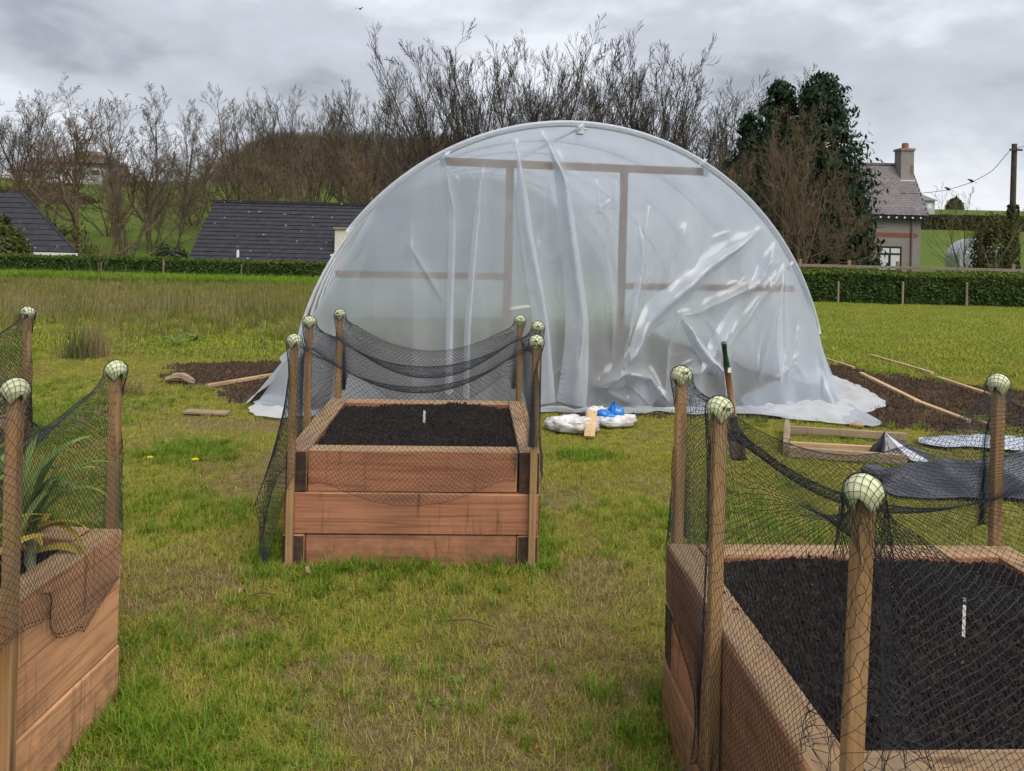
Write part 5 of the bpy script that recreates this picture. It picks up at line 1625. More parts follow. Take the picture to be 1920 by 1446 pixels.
BG = 'tall bare trees beyond the polytunnel'
for (k, u, v, Y, rz, w, lb) in [
    ('ash1', 872, 52, 62, .3, 1.0, 'tall bare tree with the leftmost crown above the tunnel arch'),
    ('ash2', 925, 26, 64, 1.3, .9, 'tallest bare tree rising behind the tunnel arch'),
    ('ash1', 1000, 40, 60, 2.4, .85, 'bare tree just left of the top of the arch'),
    ('ash3', 1050, 38, 66, .9, .9, 'bare tree directly behind the top of the arch'),
    ('ash2', 1125, 55, 62, 2.9, .9, 'bare tree just right of the top of the arch'),
    ('ash1', 1205, 62, 65, 4.1, .95, 'bare tree above the right shoulder of the arch'),
    ('ash3', 1290, 72, 60, 2.2, 1.05, 'bare tree leaning out right of the arch'),
    ('ash2', 1350, 105, 62, 5.0, 1.0, 'rightmost bare tree of the row beside the dark conifer'),
    ('ash3', 1405, 130, 64, 3.6, .85, 'bare tree rising behind the left flank of the dark conifer'),
    ('slim', 772, 100, 66, .4, .9, 'slender bare tree standing left of the arch trees'),
    ('ash3', 705, 128, 72, 1.1, .9, 'bare tree above the right end of the bungalow roof'),
    ('slim', 655, 150, 78, 2.0, 1.0, 'slim bare tree above the cream chimney'),
    ('ash1', 590, 150, 84, 3.0, .8, 'bare tree above the middle of the bungalow roof'),
    ('slim', 555, 138, 88, 1.5, 1.1, 'slim pale bare tree over the bungalow roof centre'),
    ('ash3', 505, 170, 92, .7, .9, 'bare tree behind the left half of the bungalow roof'),
    ('slim', 452, 142, 80, 2.6, 1.2, 'pale trunked bare tree at the left end of the bungalow roof'),
    ('spready', 352, 190, 96, .2, .95, 'round crowned bare tree left of the bungalow roof'),
    ('oak', 150, 165, 62, 1.0, .80, 'thick trunked bare tree before the hill house'),
    ('spready', 245, 150, 66, 2.0, .95, 'wide bare tree right of the hill house'),
    ('spready', 75, 165, 92, 3.3, .9, 'bare tree above the left hand hill cottage'),
    ('ash3', 25, 150, 88, 1.8, 1.0, 'tall bare tree at the left picture edge'),
    ('slim', 100, 205, 86, 4.0, 1.3, 'smaller bare tree between the left edge trees'),
    ('oak', 215, 300, 50, 4.4, .75, 'forked mossy tree rising from the left hedge'),
    ('spready', 330, 300, 62, 5.1, .9, 'low bare tree on the green slope left of the bungalow'),
    ('brown', 640, 235, 66, .5, 1.1, 'brushy brown tree behind the bungalow chimney'),
    ('brown', 735, 240, 60, 2.5, 1.1, 'brushy brown tree beside the left flank of the tunnel'),
    ('brown', 500, 250, 74, 1.5, 1.2, 'brushy brown thicket behind the bungalow ridge'),
    ('oak', 285, 255, 70, 2.2, .9, 'brown bare tree on the slope right of the wide bare tree'),
    ('brown', 205, 300, 78, .9, 1.3, 'brushy olive tree between the two forked trees'),
    ('brown', 290, 330, 72, 4.9, 1.2, 'low brushy tree on the hill lawn'),
    ('brown', 20, 290, 76, 5.5, 1.3, 'brushy tree at the left edge above the dark roof'),
    ('brown', 365, 290, 86, 1.9, 1.3, 'brushy brown tree behind the left verge'),
    ('brown', 400, 265, 80, 3.5, 1.1, 'brushy brown tree at the left verge of the bungalow'),
]:
    plant_tree(k, u, v, Y, lb, rz, w, BG)
plant_tree('brown', 1485, 205, 37, 'large brown leafless tree in front of the dark conifer', .4, .82)
plant_tree('brown', 1530, 320, 38, 'low brown leafless tree overhanging the grey house porch', 2.2, .8)
plant_tree('spready', 1415, 250, 40, 'bare grey tree close to the right flank of the tunnel', 1.0, .8)
plant_tree('sapling', 1830, 305, 43, 'thin bare sapling above the ivy clump', .3, 1.15, None)
plant_tree('sapling', 185, 410, 33, 'small leafless sapling in the left hedge', 2.0, .9, None)

# ---- distant woodland on the hill: a mass of bare trees
(Vt, Qt), (Vc, Qc) = grow(seed=20, H=11, stems=2, fork=.2, kids=(9, 6, 4, 0), levels=3, up=.7, lens=(.5, .5, .5, .5), a0=(.35, .8), bend=.14, r0=.2)
Vp = np.concatenate([Vt, Vc]); Qp = np.concatenate([Qt, Qc + len(Vt)])
wm = mesh_np('wood_tree', Vp, Qp)
t = NT('woodland_twigs')
M_WOOD = t.done(t.principled(t.ramp(t.node('ObjectInfo').outputs['Random'], [(0, (0.115, 0.088, 0.062)), (.6, (0.165, 0.125, 0.085)), (1, (0.175, 0.155, 0.10))]), .95, None, .1))
n = 3000
wx = rng.uniform(-190, 30, n); wy = rng.uniform(100, 280, n)
q_ = wx / wy
ok = (q_ > -.72) & (q_ < .12) & ~((q_ < -.33) & (wy < 165)) & (rng.random(n) < np.where(q_ < -.36, .06 + .94 * smooth(-.43, -.32, q_), 1.0)) & ~((q_ < -.36) & (wy < 190))
wx, wy = wx[ok], wy[ok]
wz = terrain(wx, wy)
scatter('distant_woodland', 'brown leafless wood covering the hillside behind the bungalow', 'woodland', [proto(wm, M_WOOD)], np.stack([wx, wy, wz], -1), rng.random(len(wx)) * 6.28, rng.uniform(.5, .85, len(wx)))

# ================================================================== leafy masses
def leaf_cards(C, Nrm, size, seed, cols, droop=0.0, aspect=1.7, rnd=.7):
    """leaf shaped quads at points C facing roughly Nrm"""
    r = np.random.default_rng(seed)
    N = len(C)
    nr = Nrm + r.normal(0, rnd, (N, 3)); nr /= np.linalg.norm(nr, axis=1, keepdims=True)
    rv = r.normal(0, 1, (N, 3)); rv[:, 2] -= droop
    tg = rv - (rv * nr).sum(1, keepdims=True) * nr; tg /= np.linalg.norm(tg, axis=1, keepdims=True)
    bt = np.cross(nr, tg)
    s = size * r.uniform(.6, 1.3, N)[:, None]
    V = np.stack([C - tg * s * aspect * .5, C + bt * s * .5, C + tg * s * aspect * .5 + nr * s * .15, C - bt * s * .5], 1)
    c = np.array(cols)[r.integers(0, len(cols), N)] * r.uniform(.7, 1.3, (N, 1))
    return V.reshape(-1, 3), np.arange(N * 4).reshape(-1, 4), np.repeat(c, 4, 0)
M_LEAF = leafmat('leaf_cards', (.95, .95, .95), (1.08, 1.06, 1.0), .3, .5, .2, True)
M_CORE = plain('hedge_twigs', (0.035, 0.034, 0.018), .95, .3, 5)

def hedge(name, label, pts, h, w, nleaf, size, cols, topcols, seed, group=None):
    """clipped hedge along ground points (world), following the terrain"""
    P = np.array(pts); r = np.random.default_rng(seed)
    seg = np.linalg.norm(np.diff(P, axis=0), axis=1); cum = np.r_[0, np.cumsum(seg)]
    t_ = r.random(nleaf) * cum[-1]
    x = np.interp(t_, cum, P[:, 0]); y = np.interp(t_, cum, P[:, 1])
    d = (P[-1] - P[0]) / np.linalg.norm(P[-1] - P[0]); nrm = np.array([d[1], -d[0]])     # towards the viewer
    if nrm[1] > 0: nrm = -nrm
    hh = h * (1 + .07 * (fbm(t_ * .8, t_ * 0 + seed, 3) - .5) * 2)
    face = r.random(nleaf)
    top = face < .38
    off = np.where(top, r.uniform(-w / 2, w / 2, nleaf), w / 2 + r.normal(0, .04, nleaf))
    zz2 = np.where(top, hh + r.normal(0, .035, nleaf), hh * r.random(nleaf) ** .85)
    bulge = .07 * (fbm(t_ * 2.2, zz2 * 3, 3) - .5) * 2
    C = np.stack([x + nrm[0] * (off + np.where(top, 0, bulge)), y + nrm[1] * (off + np.where(top, 0, bulge)), 0 * x], -1)
    C[:, 2] = terrain(C[:, 0], C[:, 1]) + zz2
    N_ = np.where(top[:, None], np.array([0, 0, 1.0]), np.array([nrm[0], nrm[1], .25]))
    V, q, col = leaf_cards(C, N_, size, seed, cols)
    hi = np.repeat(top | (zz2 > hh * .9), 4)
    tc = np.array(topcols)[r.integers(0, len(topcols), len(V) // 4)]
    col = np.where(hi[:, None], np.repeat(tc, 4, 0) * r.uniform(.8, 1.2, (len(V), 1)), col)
    b0 = np.array([P[:, 0].mean(), P[:, 1].mean(), 0])
    rt = thing(name, label, 'hedge', b0, 0, group)
    obj('foliage', mesh_np('foliage', V - b0, q, None, False, col), M_LEAF, rt)
    m = MB(); n = 40
    tt = np.linspace(0, cum[-1], n); cx_ = np.interp(tt, cum, P[:, 0]); cy_ = np.interp(tt, cum, P[:, 1]); cz_ = terrain(cx_, cy_)
    rows = []
    for i in range(n):
        for (o_, z_) in ((w / 2 - .05, -.3), (w / 2 - .04, h * .92), (-w / 2 + .05, h * .92), (-w / 2 + .05, -.3)):
            rows.append((cx_[i] + nrm[0] * o_ - b0[0], cy_[i] + nrm[1] * o_ - b0[1], cz_[i] + z_))
    obj('twigs', mesh_np('twigs', rows, grid_quads(n, 4), None), M_CORE, rt)
    return rt
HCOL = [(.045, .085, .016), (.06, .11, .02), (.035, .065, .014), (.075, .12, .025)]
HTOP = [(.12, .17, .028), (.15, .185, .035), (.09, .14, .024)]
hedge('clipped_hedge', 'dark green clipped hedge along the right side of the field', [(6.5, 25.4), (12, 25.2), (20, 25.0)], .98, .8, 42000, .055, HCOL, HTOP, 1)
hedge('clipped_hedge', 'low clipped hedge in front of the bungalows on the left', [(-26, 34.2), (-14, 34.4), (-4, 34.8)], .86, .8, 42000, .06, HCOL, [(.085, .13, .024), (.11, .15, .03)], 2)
FH = [(.05, .055, .02), (.065, .07, .028), (.04, .05, .018), (.085, .075, .04)]
hedge('field_hedge', 'dark field hedge crossing the far green pasture', [(62, 152), (80, 151), (110, 150)], 2.6, 2.2, 9000, .32, FH, FH, 3)

def bush(name, label, c, rad, n, size, cols, seed, cat='shrub', boxy=0, droop=0, group=None, stems=True):
    r = np.random.default_rng(seed)
    d = r.normal(0, 1, (n, 3)); d /= np.linalg.norm(d, axis=1, keepdims=True); d[:, 2] = np.abs(d[:, 2]) * 1.0 - .12
    lump = .72 + .55 * fbm(d[:, 0] * 2.6 + seed, d[:, 1] * 2.6 + d[:, 2] * 2.2, 3)
    rr = lump * (.8 + .22 * r.random(n))
    if boxy: d2 = d / np.maximum(np.abs(d).max(1, keepdims=True), .2) * boxy + d * (1 - boxy)
    else: d2 = d
    C = d2 * rr[:, None] * np.array(rad); C[:, 2] = np.maximum(C[:, 2], .02)
    V, q, col = leaf_cards(C, d, size, seed, cols, droop)
    rt = thing(name, label, cat, c, 0, group)
    obj('foliage', mesh_np('foliage', V, q, None, False, col), M_LEAF, rt)
    m = MB()
    for k in range(9):
        a = r.uniform(0, 6.28); e = np.array([math.cos(a) * rad[0] * .6, math.sin(a) * rad[1] * .6, rad[2] * r.uniform(.5, .85)])
        m.tube([(0, 0, -.15), e * .5 + r.normal(0, .05 * rad[2], 3), e], [.03 * rad[2] + .01, .02 * rad[2], .008], 5)
    m.build('stems', M_BARK, rt)
    return rt
p = at(10, 470, 36); bush('evergreen_shrub', 'yellow green shrub at the far left above the hedge', (p.x - .3, 36, -.9), (1.7, 1.1, 3.2), 8000, .10, [(.085, .10, .022), (.12, .115, .03), (.065, .085, .02)], 4)
p = at(320, 480, 44); bush('evergreen_shrub', 'dark rounded shrub left of the bungalow roof', (p.x, 44, -2.0), (1.5, 1.2, 3.1), 4500, .10, [(.05, .06, .03), (.10, .10, .07), (.035, .045, .02)], 5)
p = at(1862, 500, 43); bush('ivy_thicket', 'tall ivy covered thicket beside the utility pole', (p.x - .1, 43, -1.6), (1.05, .9, 4.7), 11000, .09, [(.075, .075, .025), (.06, .075, .022), (.12, .085, .045), (.045, .06, .018)], 6, boxy=.8)
p = at(1760, 500, 46); bush('brown_shrub', 'low brown shrub between the grey house and the tank', (p.x, 46, -1.5), (.75, .6, 1.9), 2500, .08, [(.11, .075, .05), (.14, .10, .06), (.08, .06, .04)], 7)
p = at(1908, 500, 40); bush('brown_shrub', 'brown bush at the right edge above the hedge', (p.x + .4, 40, -1.4), (1.3, .8, 1.85), 3500, .09, [(.09, .065, .045), (.07, .06, .035), (.12, .085, .05)], 8)
p = at(1800, 500, 44); bush('brown_shrub', 'small brown shrub in front of the silver tank', (p.x, 44, -1.5), (.9, .6, 1.45), 1800, .07, [(.11, .08, .05), (.085, .062, .04)], 9)
p = at(1600, 500, 40); bush('brown_shrub', 'shrub beneath the window of the grey house', (at(1690, 505, 45).x, 45, -1.5), (.9, .5, 1.6), 1500, .08, [(.06, .09, .03), (.05, .07, .025)], 10)
p = at(1500, 385, 190); bush('far_bush', 'tiny round bush on the right skyline', (at(1790, 385, 205).x, 205, tz(at(1790, 385, 205).x, 205)), (2.2, 2, 3.4), 700, .5, [(.05, .055, .03), (.07, .07, .04)], 11)
p = at(90, 370, 110); bush('brown_thicket', 'brown thicket below the hill house', (p.x + 1, 105, tz(p.x, 105) - .5), (10, 3, 2.6), 5000, .32, [(.10, .075, .045), (.085, .065, .04), (.12, .10, .05)], 12)
p = at(15, 400, 70); bush('brown_thicket', 'olive thicket behind the dark roof at the left edge', (at(60, 400, 62).x, 62, tz(at(60, 400, 62).x, 62)), (5.5, 2.5, 4.6), 4000, .2, [(.12, .11, .04), (.10, .085, .04), (.14, .12, .05)], 13)

# ---- dark conifers
M_CONE = leafmat('conifer_sprays', (.9, .95, .95), (1.1, 1.08, 1.05), .15, .8, .1, True)
def conifer(label, u, vtop, Y, H, prof, seed, nb=420, cols=((.020, .040, .020), (.028, .052, .026), (.015, .030, .016), (.035, .058, .03))):
    """cypress: drooping sprays along many short limbs; prof = radius by height fraction"""
    r = np.random.default_rng(seed)
    p = at(u, vtop, Y); gz = p.z - H
    rt = thing('conifer', label, 'tree', (p.x, Y, gz), 0, 'dark conifers by the grey house')
    m = MB(); m.tube([(0, 0, -.3), (0, 0, H * .5), (0, 0, H * .92)], [.3, .2, .04], 8); m.build('trunk', M_BARKD, rt)
    C = []; D = []
    mb = MB()
    for k in range(nb):
        f = .06 + .93 * r.random() ** .85
        R_ = np.interp(f, [q[0] for q in prof], [q[1] for q in prof]) * r.uniform(.55, 1.12)
        a = r.uniform(0, 6.28)
        s0 = np.array([0, 0, f * H - .15 * R_]); e0 = np.array([R_ * math.cos(a), R_ * math.sin(a), f * H + .25 * R_ * r.uniform(-.3, 1.0)])
        mb.tube([s0, (s0 + e0) / 2 + np.array([0, 0, .12 * R_]), e0], [.03, .018, .006], 3, False)
        ns = 34
        g = .35 + .65 * r.random(ns) ** .7
        c = s0 + (e0 - s0) * g[:, None] + r.normal(0, 1, (ns, 3)) * np.array([.22, .22, .20]) * (.5 + .5 * R_ / 2)
        c[:, 2] -= .25 * g ** 2 * r.random(ns)
        C.append(c); D.append(np.repeat((np.array([math.cos(a), math.sin(a), .35]))[None], ns, 0))
    C = np.concatenate(C); D = np.concatenate(D)
    V, q, col = leaf_cards(C, D, .14, seed, cols, 1.6, 2.4, .6)
    obj('foliage', mesh_np('foliage', V, q, None, False, col), M_CONE, rt)
    mb.build('limbs', M_BARKD, rt)
    return rt
conifer('tall dark cypress standing beside the slate roofed house', 1545, 138, 42, 12.2, [(0, 1.9), (.25, 2.9), (.5, 2.7), (.75, 2.0), (.92, 1.1), (1, .25)], 1, 460)
conifer('dark cypress with a rounded top left of the tallest one', 1462, 152, 43, 12.0, [(0, 1.9), (.3, 2.5), (.55, 2.1), (.8, 1.2), (.95, .6), (1, .2)], 2, 330)
conifer('lower dark evergreen drooping over the house porch', 1595, 330, 41, 6.4, [(0, 1.0), (.3, 1.6), (.6, 1.4), (.85, .8), (1, .2)], 3, 170)
conifer('dark evergreen behind the brown tree by the tunnel', 1405, 215, 46, 10.6, [(0, 1.6), (.4, 2.0), (.7, 1.3), (1, .2)], 4, 200)

# ================================================================== grey house on the right
t = NT('pebbledash')
nb = t.noise(t.oco(), 28, 4, .7); nl_ = t.noise(t.oco(), .9, 4)
M_DASH = t.done(t.principled(t.mix(t.fr(nl_, .3, .7), t.ramp(nb, [(.3, (.19, .17, .155)), (.7, (.30, .275, .25))]), t.ramp(nb, [(.3, (.24, .215, .195)), (.7, (.35, .325, .30))])), .95, t.bump(nb, .5, .02), .1))
t = NT('slate')
M_SLATE = t.done(t.principled(t.mix(t.fr(t.noise(t.oco(), 2.0, 5), .35, .7), t.ramp(t.node('ObjectInfo').outputs['Random'], [(0, (.115, .098, .105)), (1, (.175, .15, .155))]), t.ramp(t.noise(t.oco(), 9, 3), [(.4, (.14, .125, .13)), (.75, (.28, .25, .25))])), .6, None, .3))
M_BRICKR = plain('red_brick', (.27, .105, .07), .9, .3, 6)
M_DARKW = plain('dark_paint_and_shade', (.02, .02, .022), .5)
M_GLASS = plain('dark_glass', (.05, .055, .06), .08, .1, 1, .8)
M_CURT = plain('net_curtain', (.62, .63, .64), .8, .1, 5)
M_PLYD = plain('boarded_door', (.20, .145, .115), .8, .2, 4)
M_CREAM = plain('cream_render', (.62, .585, .47), .85, .1, 3)
M_GUTW = plain('white_gutter', (.72, .72, .70), .5, .05, 5)
GH = thing('grey_house', 'pebbledashed two storey house with slate roof and tall chimney', 'house', (0, 0, 0))
HX0, HX1, HY, HD = 15.2, 24.0, 47.0, 5.0
EZ, RZH, GZH = 3.48, 6.55, -2.2
GH.location = ((HX0 + HX1) / 2, HY, GZH); go_ = np.array(GH.location)
def hb(name, a, b, m, parent=None, bev=0):
    mb = MB(); mb.box(np.array(a) - go_, np.array(b) - go_, bev=bev)
    return mb.build(name, m, parent or GH)
hb('front_wall', (HX0, HY, GZH), (HX1, HY + .3, EZ), M_DASH)
hb('rear_wall', (HX0, HY + HD - .3, GZH), (HX1, HY + HD, EZ), M_DASH)
for x0 in (HX0, HX1 - .3):
    mb = MB()
    V = np.array([(x0, HY + .302, GZH), (x0 + .298, HY + .302, GZH), (x0 + .298, HY + .302, EZ), (x0, HY + .302, EZ), (x0, HY + HD - .302, GZH), (x0 + .298, HY + HD - .302, GZH), (x0 + .298, HY + HD - .302, EZ), (x0, HY + HD - .302, EZ), (x0, HY + HD / 2, RZH - .15), (x0 + .298, HY + HD / 2, RZH - .15)]) - go_
    mb.add(V, [[0, 1, 2, 3], [5, 4, 7, 6], [0, 3, 7, 4], [1, 5, 6, 2], [3, 2, 9, 8], [6, 7, 8, 9]], [[3, 8, 7], [2, 6, 9]])
    mb.build('gable_wall', M_DASH, GH)
# slate courses (front), plain rear slope
ncs = 22
ox = .32
fy, fz = HY - .38, EZ - .12; ry_, rz_ = HY + HD / 2, RZH
roof_ = hb('ridge_tiles', (HX0 - ox, ry_ - .12, RZH - .03), (HX1 + ox + .25, ry_ + .12, RZH + .1), M_BRICKR if False else M_SLATE)
for k in range(ncs):
    f0, f1 = k / ncs, (k + 1.18) / ncs
    f1 = min(f1, 1)
    y0_, z0_ = fy + (ry_ - fy) * f0, fz + (rz_ - fz) * f0
    y1_, z1_ = fy + (ry_ - fy) * f1, fz + (rz_ - fz) * f1
    mb = MB(); lift = .03
    sk0, sk1 = .25 * f0, .25 * f1
    xs_ = np.arange(HX0 - ox, HX1 + ox + .01, .31) + (.15 if k % 2 else 0)
    for q_ in range(len(xs_) - 1):
        j_ = random.uniform(-.008, .008)
        a0_, a1_ = xs_[q_] + .006, min(xs_[q_ + 1] - .006, HX1 + ox)
        Vq = np.array([(a0_ + sk0, y0_ + j_, z0_ + lift), (a1_ + sk0, y0_ + j_, z0_ + lift), (a1_ + sk1, y1_, z1_ + .008), (a0_ + sk1, y1_, z1_ + .008),
                       (a0_ + sk0, y0_ + j_, z0_ - .004), (a1_ + sk0, y0_ + j_, z0_ - .004)]) - go_
        mb.add(Vq, [[0, 1, 2, 3], [4, 5, 1, 0]])
    mb.build('slate_course', M_SLATE, GH)
mb = MB(); mb.add(np.array([(HX0 - ox, fy + .05, fz - .03), (HX1 + ox, fy + .05, fz - .03), (HX1 + ox + .25, ry_, rz_ - .03), (HX0 - ox + .25, ry_, rz_ - .03), (HX0 - ox, HY + HD + .38, fz - .03), (HX1 + ox, HY + HD + .38, fz - .03)]) - go_, [[0, 1, 2, 3], [3, 2, 5, 4]])
mb.build('roof_boards', M_DARKW, GH)
hb('fascia', (HX0 - ox, fy + .06, fz - .22), (HX1 + ox, fy + .10, fz - .05), M_DARKW)
for k in range(20):
    x_ = HX1 - .25 - k * .47
    if x_ > HX0: hb('eave_bracket', (x_, fy - .0, fz - .2), (x_ + .1, fy + .055, fz - .1), M_GUTW)
cx0 = 23.55
hb('chimney_stack', (cx0, ry_ - .85, 5.3), (cx0 + .78, ry_ + .0, 7.35), M_DASH)
hb('chimney_cap', (cx0 - .06, ry_ - .91, 7.36), (cx0 + .84, ry_ + .06, 7.5), M_DASH)
mb = MB(); mb.tube(np.array([(cx0 + .42, ry_ - .45, 7.5), (cx0 + .42, ry_ - .45, 7.85)]) - go_, [.21, .18], 10); mb.build('chimney_pot', M_BRICKR, GH)
hb('brick_patch', (cx0 + .55, ry_ - .862, 5.9), (cx0 + .78, ry_ - .852, 6.5), M_PLYD)
hb('flashing', (cx0 - .04, ry_ - .96, 5.42), (cx0 + .82, ry_ - .86, 5.56), M_GUTW)
# red brick band, single bricks
bw_ = .235
for rw in range(3):
    for k in range(32):
        x_ = 18.6 + k * bw_ + (bw_ / 2 if rw % 2 else 0)
        if x_ + bw_ > HX1: break
        hb('brick', (x_, HY - .018, 2.06 + rw * .09), (x_ + bw_ - .014, HY - .001, 2.06 + rw * .09 + .078), M_BRICKR)
win = hb('window', (21.48, HY - .03, .05), (22.9, HY - .002, 1.52), M_DARKW)
hb('curtain', (21.60, HY - .045, .15), (22.10, HY - .033, 1.0), M_CURT, win); hb('curtain', (22.26, HY - .045, .15), (22.78, HY - .033, 1.0), M_CURT, win)
hb('top_pane', (21.60, HY - .045, 1.12), (22.16, HY - .033, 1.40), M_CURT, win); hb('top_pane', (22.26, HY - .045, 1.12), (22.78, HY - .033, 1.40), M_CURT, win)
for ch_ in win.children: ch_.location = (0, 0, 0)
hb('porch_shade_panel', (19.15, HY - .02, -2.2), (20.95, HY - .003, 2.1), M_DARKW)  # flat dark panel on the wall, colour stands in for the porch's shade
hb('porch_wall', (19.18, HY - .06, -2.2), (20.93, HY - .022, 1.62), M_DASH)
dr = hb('boarded_door', (19.40, HY - .10, -2.2), (20.30, HY - .062, 1.42), M_PLYD)
hb('door_jamb', (19.30, HY - .12, -2.2), (19.38, HY - .062, 1.5), M_GUTW); hb('door_jamb', (20.32, HY - .12, -2.2), (20.40, HY - .062, 1.5), M_GUTW)
hb('wall_lamp', (20.55, HY - .16, 1.15), (20.70, HY - .062, 1.32), M_GUTW)
mb = MB(); mb.tube(np.array([(23.45, HY - .07, EZ - .2), (23.45, HY - .07, -2.2)]) - go_, .05, 6); mb.build('drainpipe', M_PLYD, GH)
# small far gable on the skyline
FG = thing('far_house', 'tiny grey house gable on the right skyline', 'house', (at(1735, 385, 160).x, 160, at(1735, 393, 160).z - 1), 0)
m = MB(); m.box((-3, 0, 0), (1.9, 6, 2.9)); m.build('wall', plain('far_render', (.42, .42, .42), .9), FG)
m = MB(); m.add([(-3.4, -.4, 2.8), (2.3, -.4, 2.8), (2.3, 6.4, 2.8), (-3.4, 6.4, 2.8), (-3.4, 3, 4.6), (-.2, 3, 4.6)], [[0, 1, 5, 4], [2, 3, 4, 5]], [[1, 2, 5]]); m.build('roof', M_SLATE, FG)
m = MB(); m.box((.4, -.05, 1.2), (1.3, -.01, 2.2)); m.build('window', M_GUTW, FG)
m = MB(); m.tube([(-.7, 3, 4.5), (-.7, 3, 6.3)], .12, 6); m.build('flue_pipe', M_DARKW, FG)

# ---- silver tank
TK = thing('silver_tank', 'silver ribbed round topped tank half hidden by the ivy thicket', 'tank', (at(1842, 470, 52).x, 52, -.12), D2R(-14))
M_SILV = plain('silver_sheet', (.45, .48, .52), .35, .1, 3, .5, .5)
a = np.linspace(0, math.pi, 24); rows = []
for y in (0, 3.4):
    for k in a: rows.append((1.32 * math.cos(k), y, .9 + 1.32 * math.sin(k)))
q = [[k, k + 1, 24 + k + 1, 24 + k] for k in range(23)]
mm = MB(); mm.add(rows, q); n0 = np.array(rows[:24]); 
mm.add(np.concatenate([[(0, -.12, 1.0)], n0]), None, [[0, k + 2, k + 1] for k in range(23)])
mm.add([(-1.32, 0, -1.7), (1.32, 0, -1.7), (1.32, 0, .9), (-1.32, 0, .9), (-1.32, 3.4, -1.7), (-1.32, 3.4, .9), (1.32, 3.4, -1.7), (1.32, 3.4, .9)], [[0, 1, 2, 3], [0, 3, 5, 4], [1, 6, 7, 2]])
mm.build('shell', M_SILV, TK, False)
for k in range(5):
    m = MB(); y = -.01 + .8 * k
    m.tube([(1.34 * math.cos(g), y, .9 + 1.34 * math.sin(g)) for g in np.linspace(0, math.pi, 20)], .03, 5); m.build('rib', M_GALV, TK)
for g in (.55, 1.1, 1.65, 2.2, 2.7):
    m = MB(); m.tube([(0, -.14, 1.0), (1.33 * math.cos(g), -.015, .9 + 1.33 * math.sin(g))], .018, 4); m.build('end_seam', M_GALV, TK)

M_OLDST = wood('old_stake', (.24, .195, .14), (.13, .10, .07), 2, .5, .4)
# ---- rail fence behind the right hedge
RF = thing('rail_fence', 'weathered post and rail fence behind the right hedge', 'fence', (at(1700, 508, 27).x, 27, -.27))
for (u) in (1500, 1592, 1683, 1812, 1900):
    x_ = at(u, 505, 27).x - RF.location.x
    m = MB(); m.box((x_ - .05, -.04, -.4), (x_ + .05, .04, 1.32), bev=.01); m.build('post', M_OLDST, RF)
x0_, x1_ = at(1490, 505, 27).x - RF.location.x, at(1960, 505, 27).x - RF.location.x
for (z_) in (1.06, .68):
    m = MB(); m.box((x0_, -.075, z_), (x1_, -.042, z_ + .10), bev=.005); m.build('rail', M_OLDST, RF)
# stakes in front of the hedges
def stake(u, vtop, Y, label, w=.06):
    p = at(u, vtop, Y); g = tz(p.x, Y)
    m = MB(); m.box((-w / 2, -w / 2, -.2), (w / 2, w / 2, p.z - g), bev=.008)
    o = m.build('fence_stake', M_OLDST); o.location = (p.x, Y, g); return tag(o, label, 'stake', 'stakes along the hedges')
stake(1572, 528, 24.78, 'weathered stake in the right hedge nearest the tunnel')
stake(1693, 528, 24.68, 'weathered stake in the middle of the right hedge')
stake(1813, 530, 24.58, 'weathered stake in the right hedge nearest the edge')
stake(307, 487, 33.4, 'pale stake standing before the left hedge')
stake(190, 492, 33.2, 'thin stake in the tall grass before the left hedge', .04)
stake(453, 496, 33.95, 'stake before the hedge below the bungalow roof', .05)
stake(632, 496, 33.95, 'stake before the left hedge close to the tunnel', .05)

# ---- utility pole, wires and birds
PY = 45
pt = at(1902, 270, PY); pb = at(1895, 505, PY)
UP = thing('utility_pole', 'ivy wrapped wooden utility pole at the right edge', 'pole', (pb.x, PY, -1.6))
m = MB(); m.tube([(0, 0, -.3), (pt.x - pb.x, 0, pt.z + 1.6)], [.19, .14], 9); m.build('pole', M_BARKD, UP)
m = MB(); m.box((pt.x - pb.x - .35, -.2, pt.z + 1.2), (pt.x - pb.x + .35, -.1, pt.z + 1.3)); m.build('crossarm', M_BARKD, UP)
r = np.random.default_rng(2); n = 4200
hh = r.random(n) ** 1.25 * 5.6; a = r.uniform(0, 6.28, n); rd = (.30 + .32 * (fbm(hh * 1.3, a * 0 + 3, 3))) * (1 - .07 * hh)
C = np.stack([rd * np.cos(a) + .01 * hh, rd * np.sin(a), hh], -1)
V, q, col = leaf_cards(C, np.stack([np.cos(a), np.sin(a), .2 + 0 * a], -1), .09, 5, [(.03, .055, .016), (.045, .07, .02), (.055, .065, .025)])
obj('ivy', mesh_np('ivy', V, q, None, False, col), M_LEAF, UP)
M_WIRE = plain('wire', (.03, .03, .032), .5)
def wire(pts, label, rad=.016):
    P = np.array([np.array(at(u, v, Y)) for u, v, Y in pts])
    t_ = np.linspace(0, 1, len(P)); tt = np.linspace(0, 1, 40)
    W_ = np.stack([np.interp(tt, t_, P[:, k]) for k in range(3)], -1)
    for _ in range(4): W_[1:-1] = (W_[:-2] + 2 * W_[1:-1] + W_[2:]) / 4
    m = MB(); b0 = W_.mean(0); m.tube(W_ - b0, rad, 4); o = m.build('overhead_wire', M_WIRE); o.location = b0
    return tag(o, label, 'wire')
wire([(1893, 283, 45), (1860, 322, 45.5), (1820, 343, 46), (1775, 357, 46.6), (1725, 363, 47.2), (1690, 362, 47.8)], 'overhead wire sagging from the pole towards the grey house')
wire([(1902, 280, 45), (1925, 272, 44), (1980, 258, 42)], 'overhead wire leaving the pole to the right')
M_CROW = plain('crow_black', (.012, .012, .014), .5)
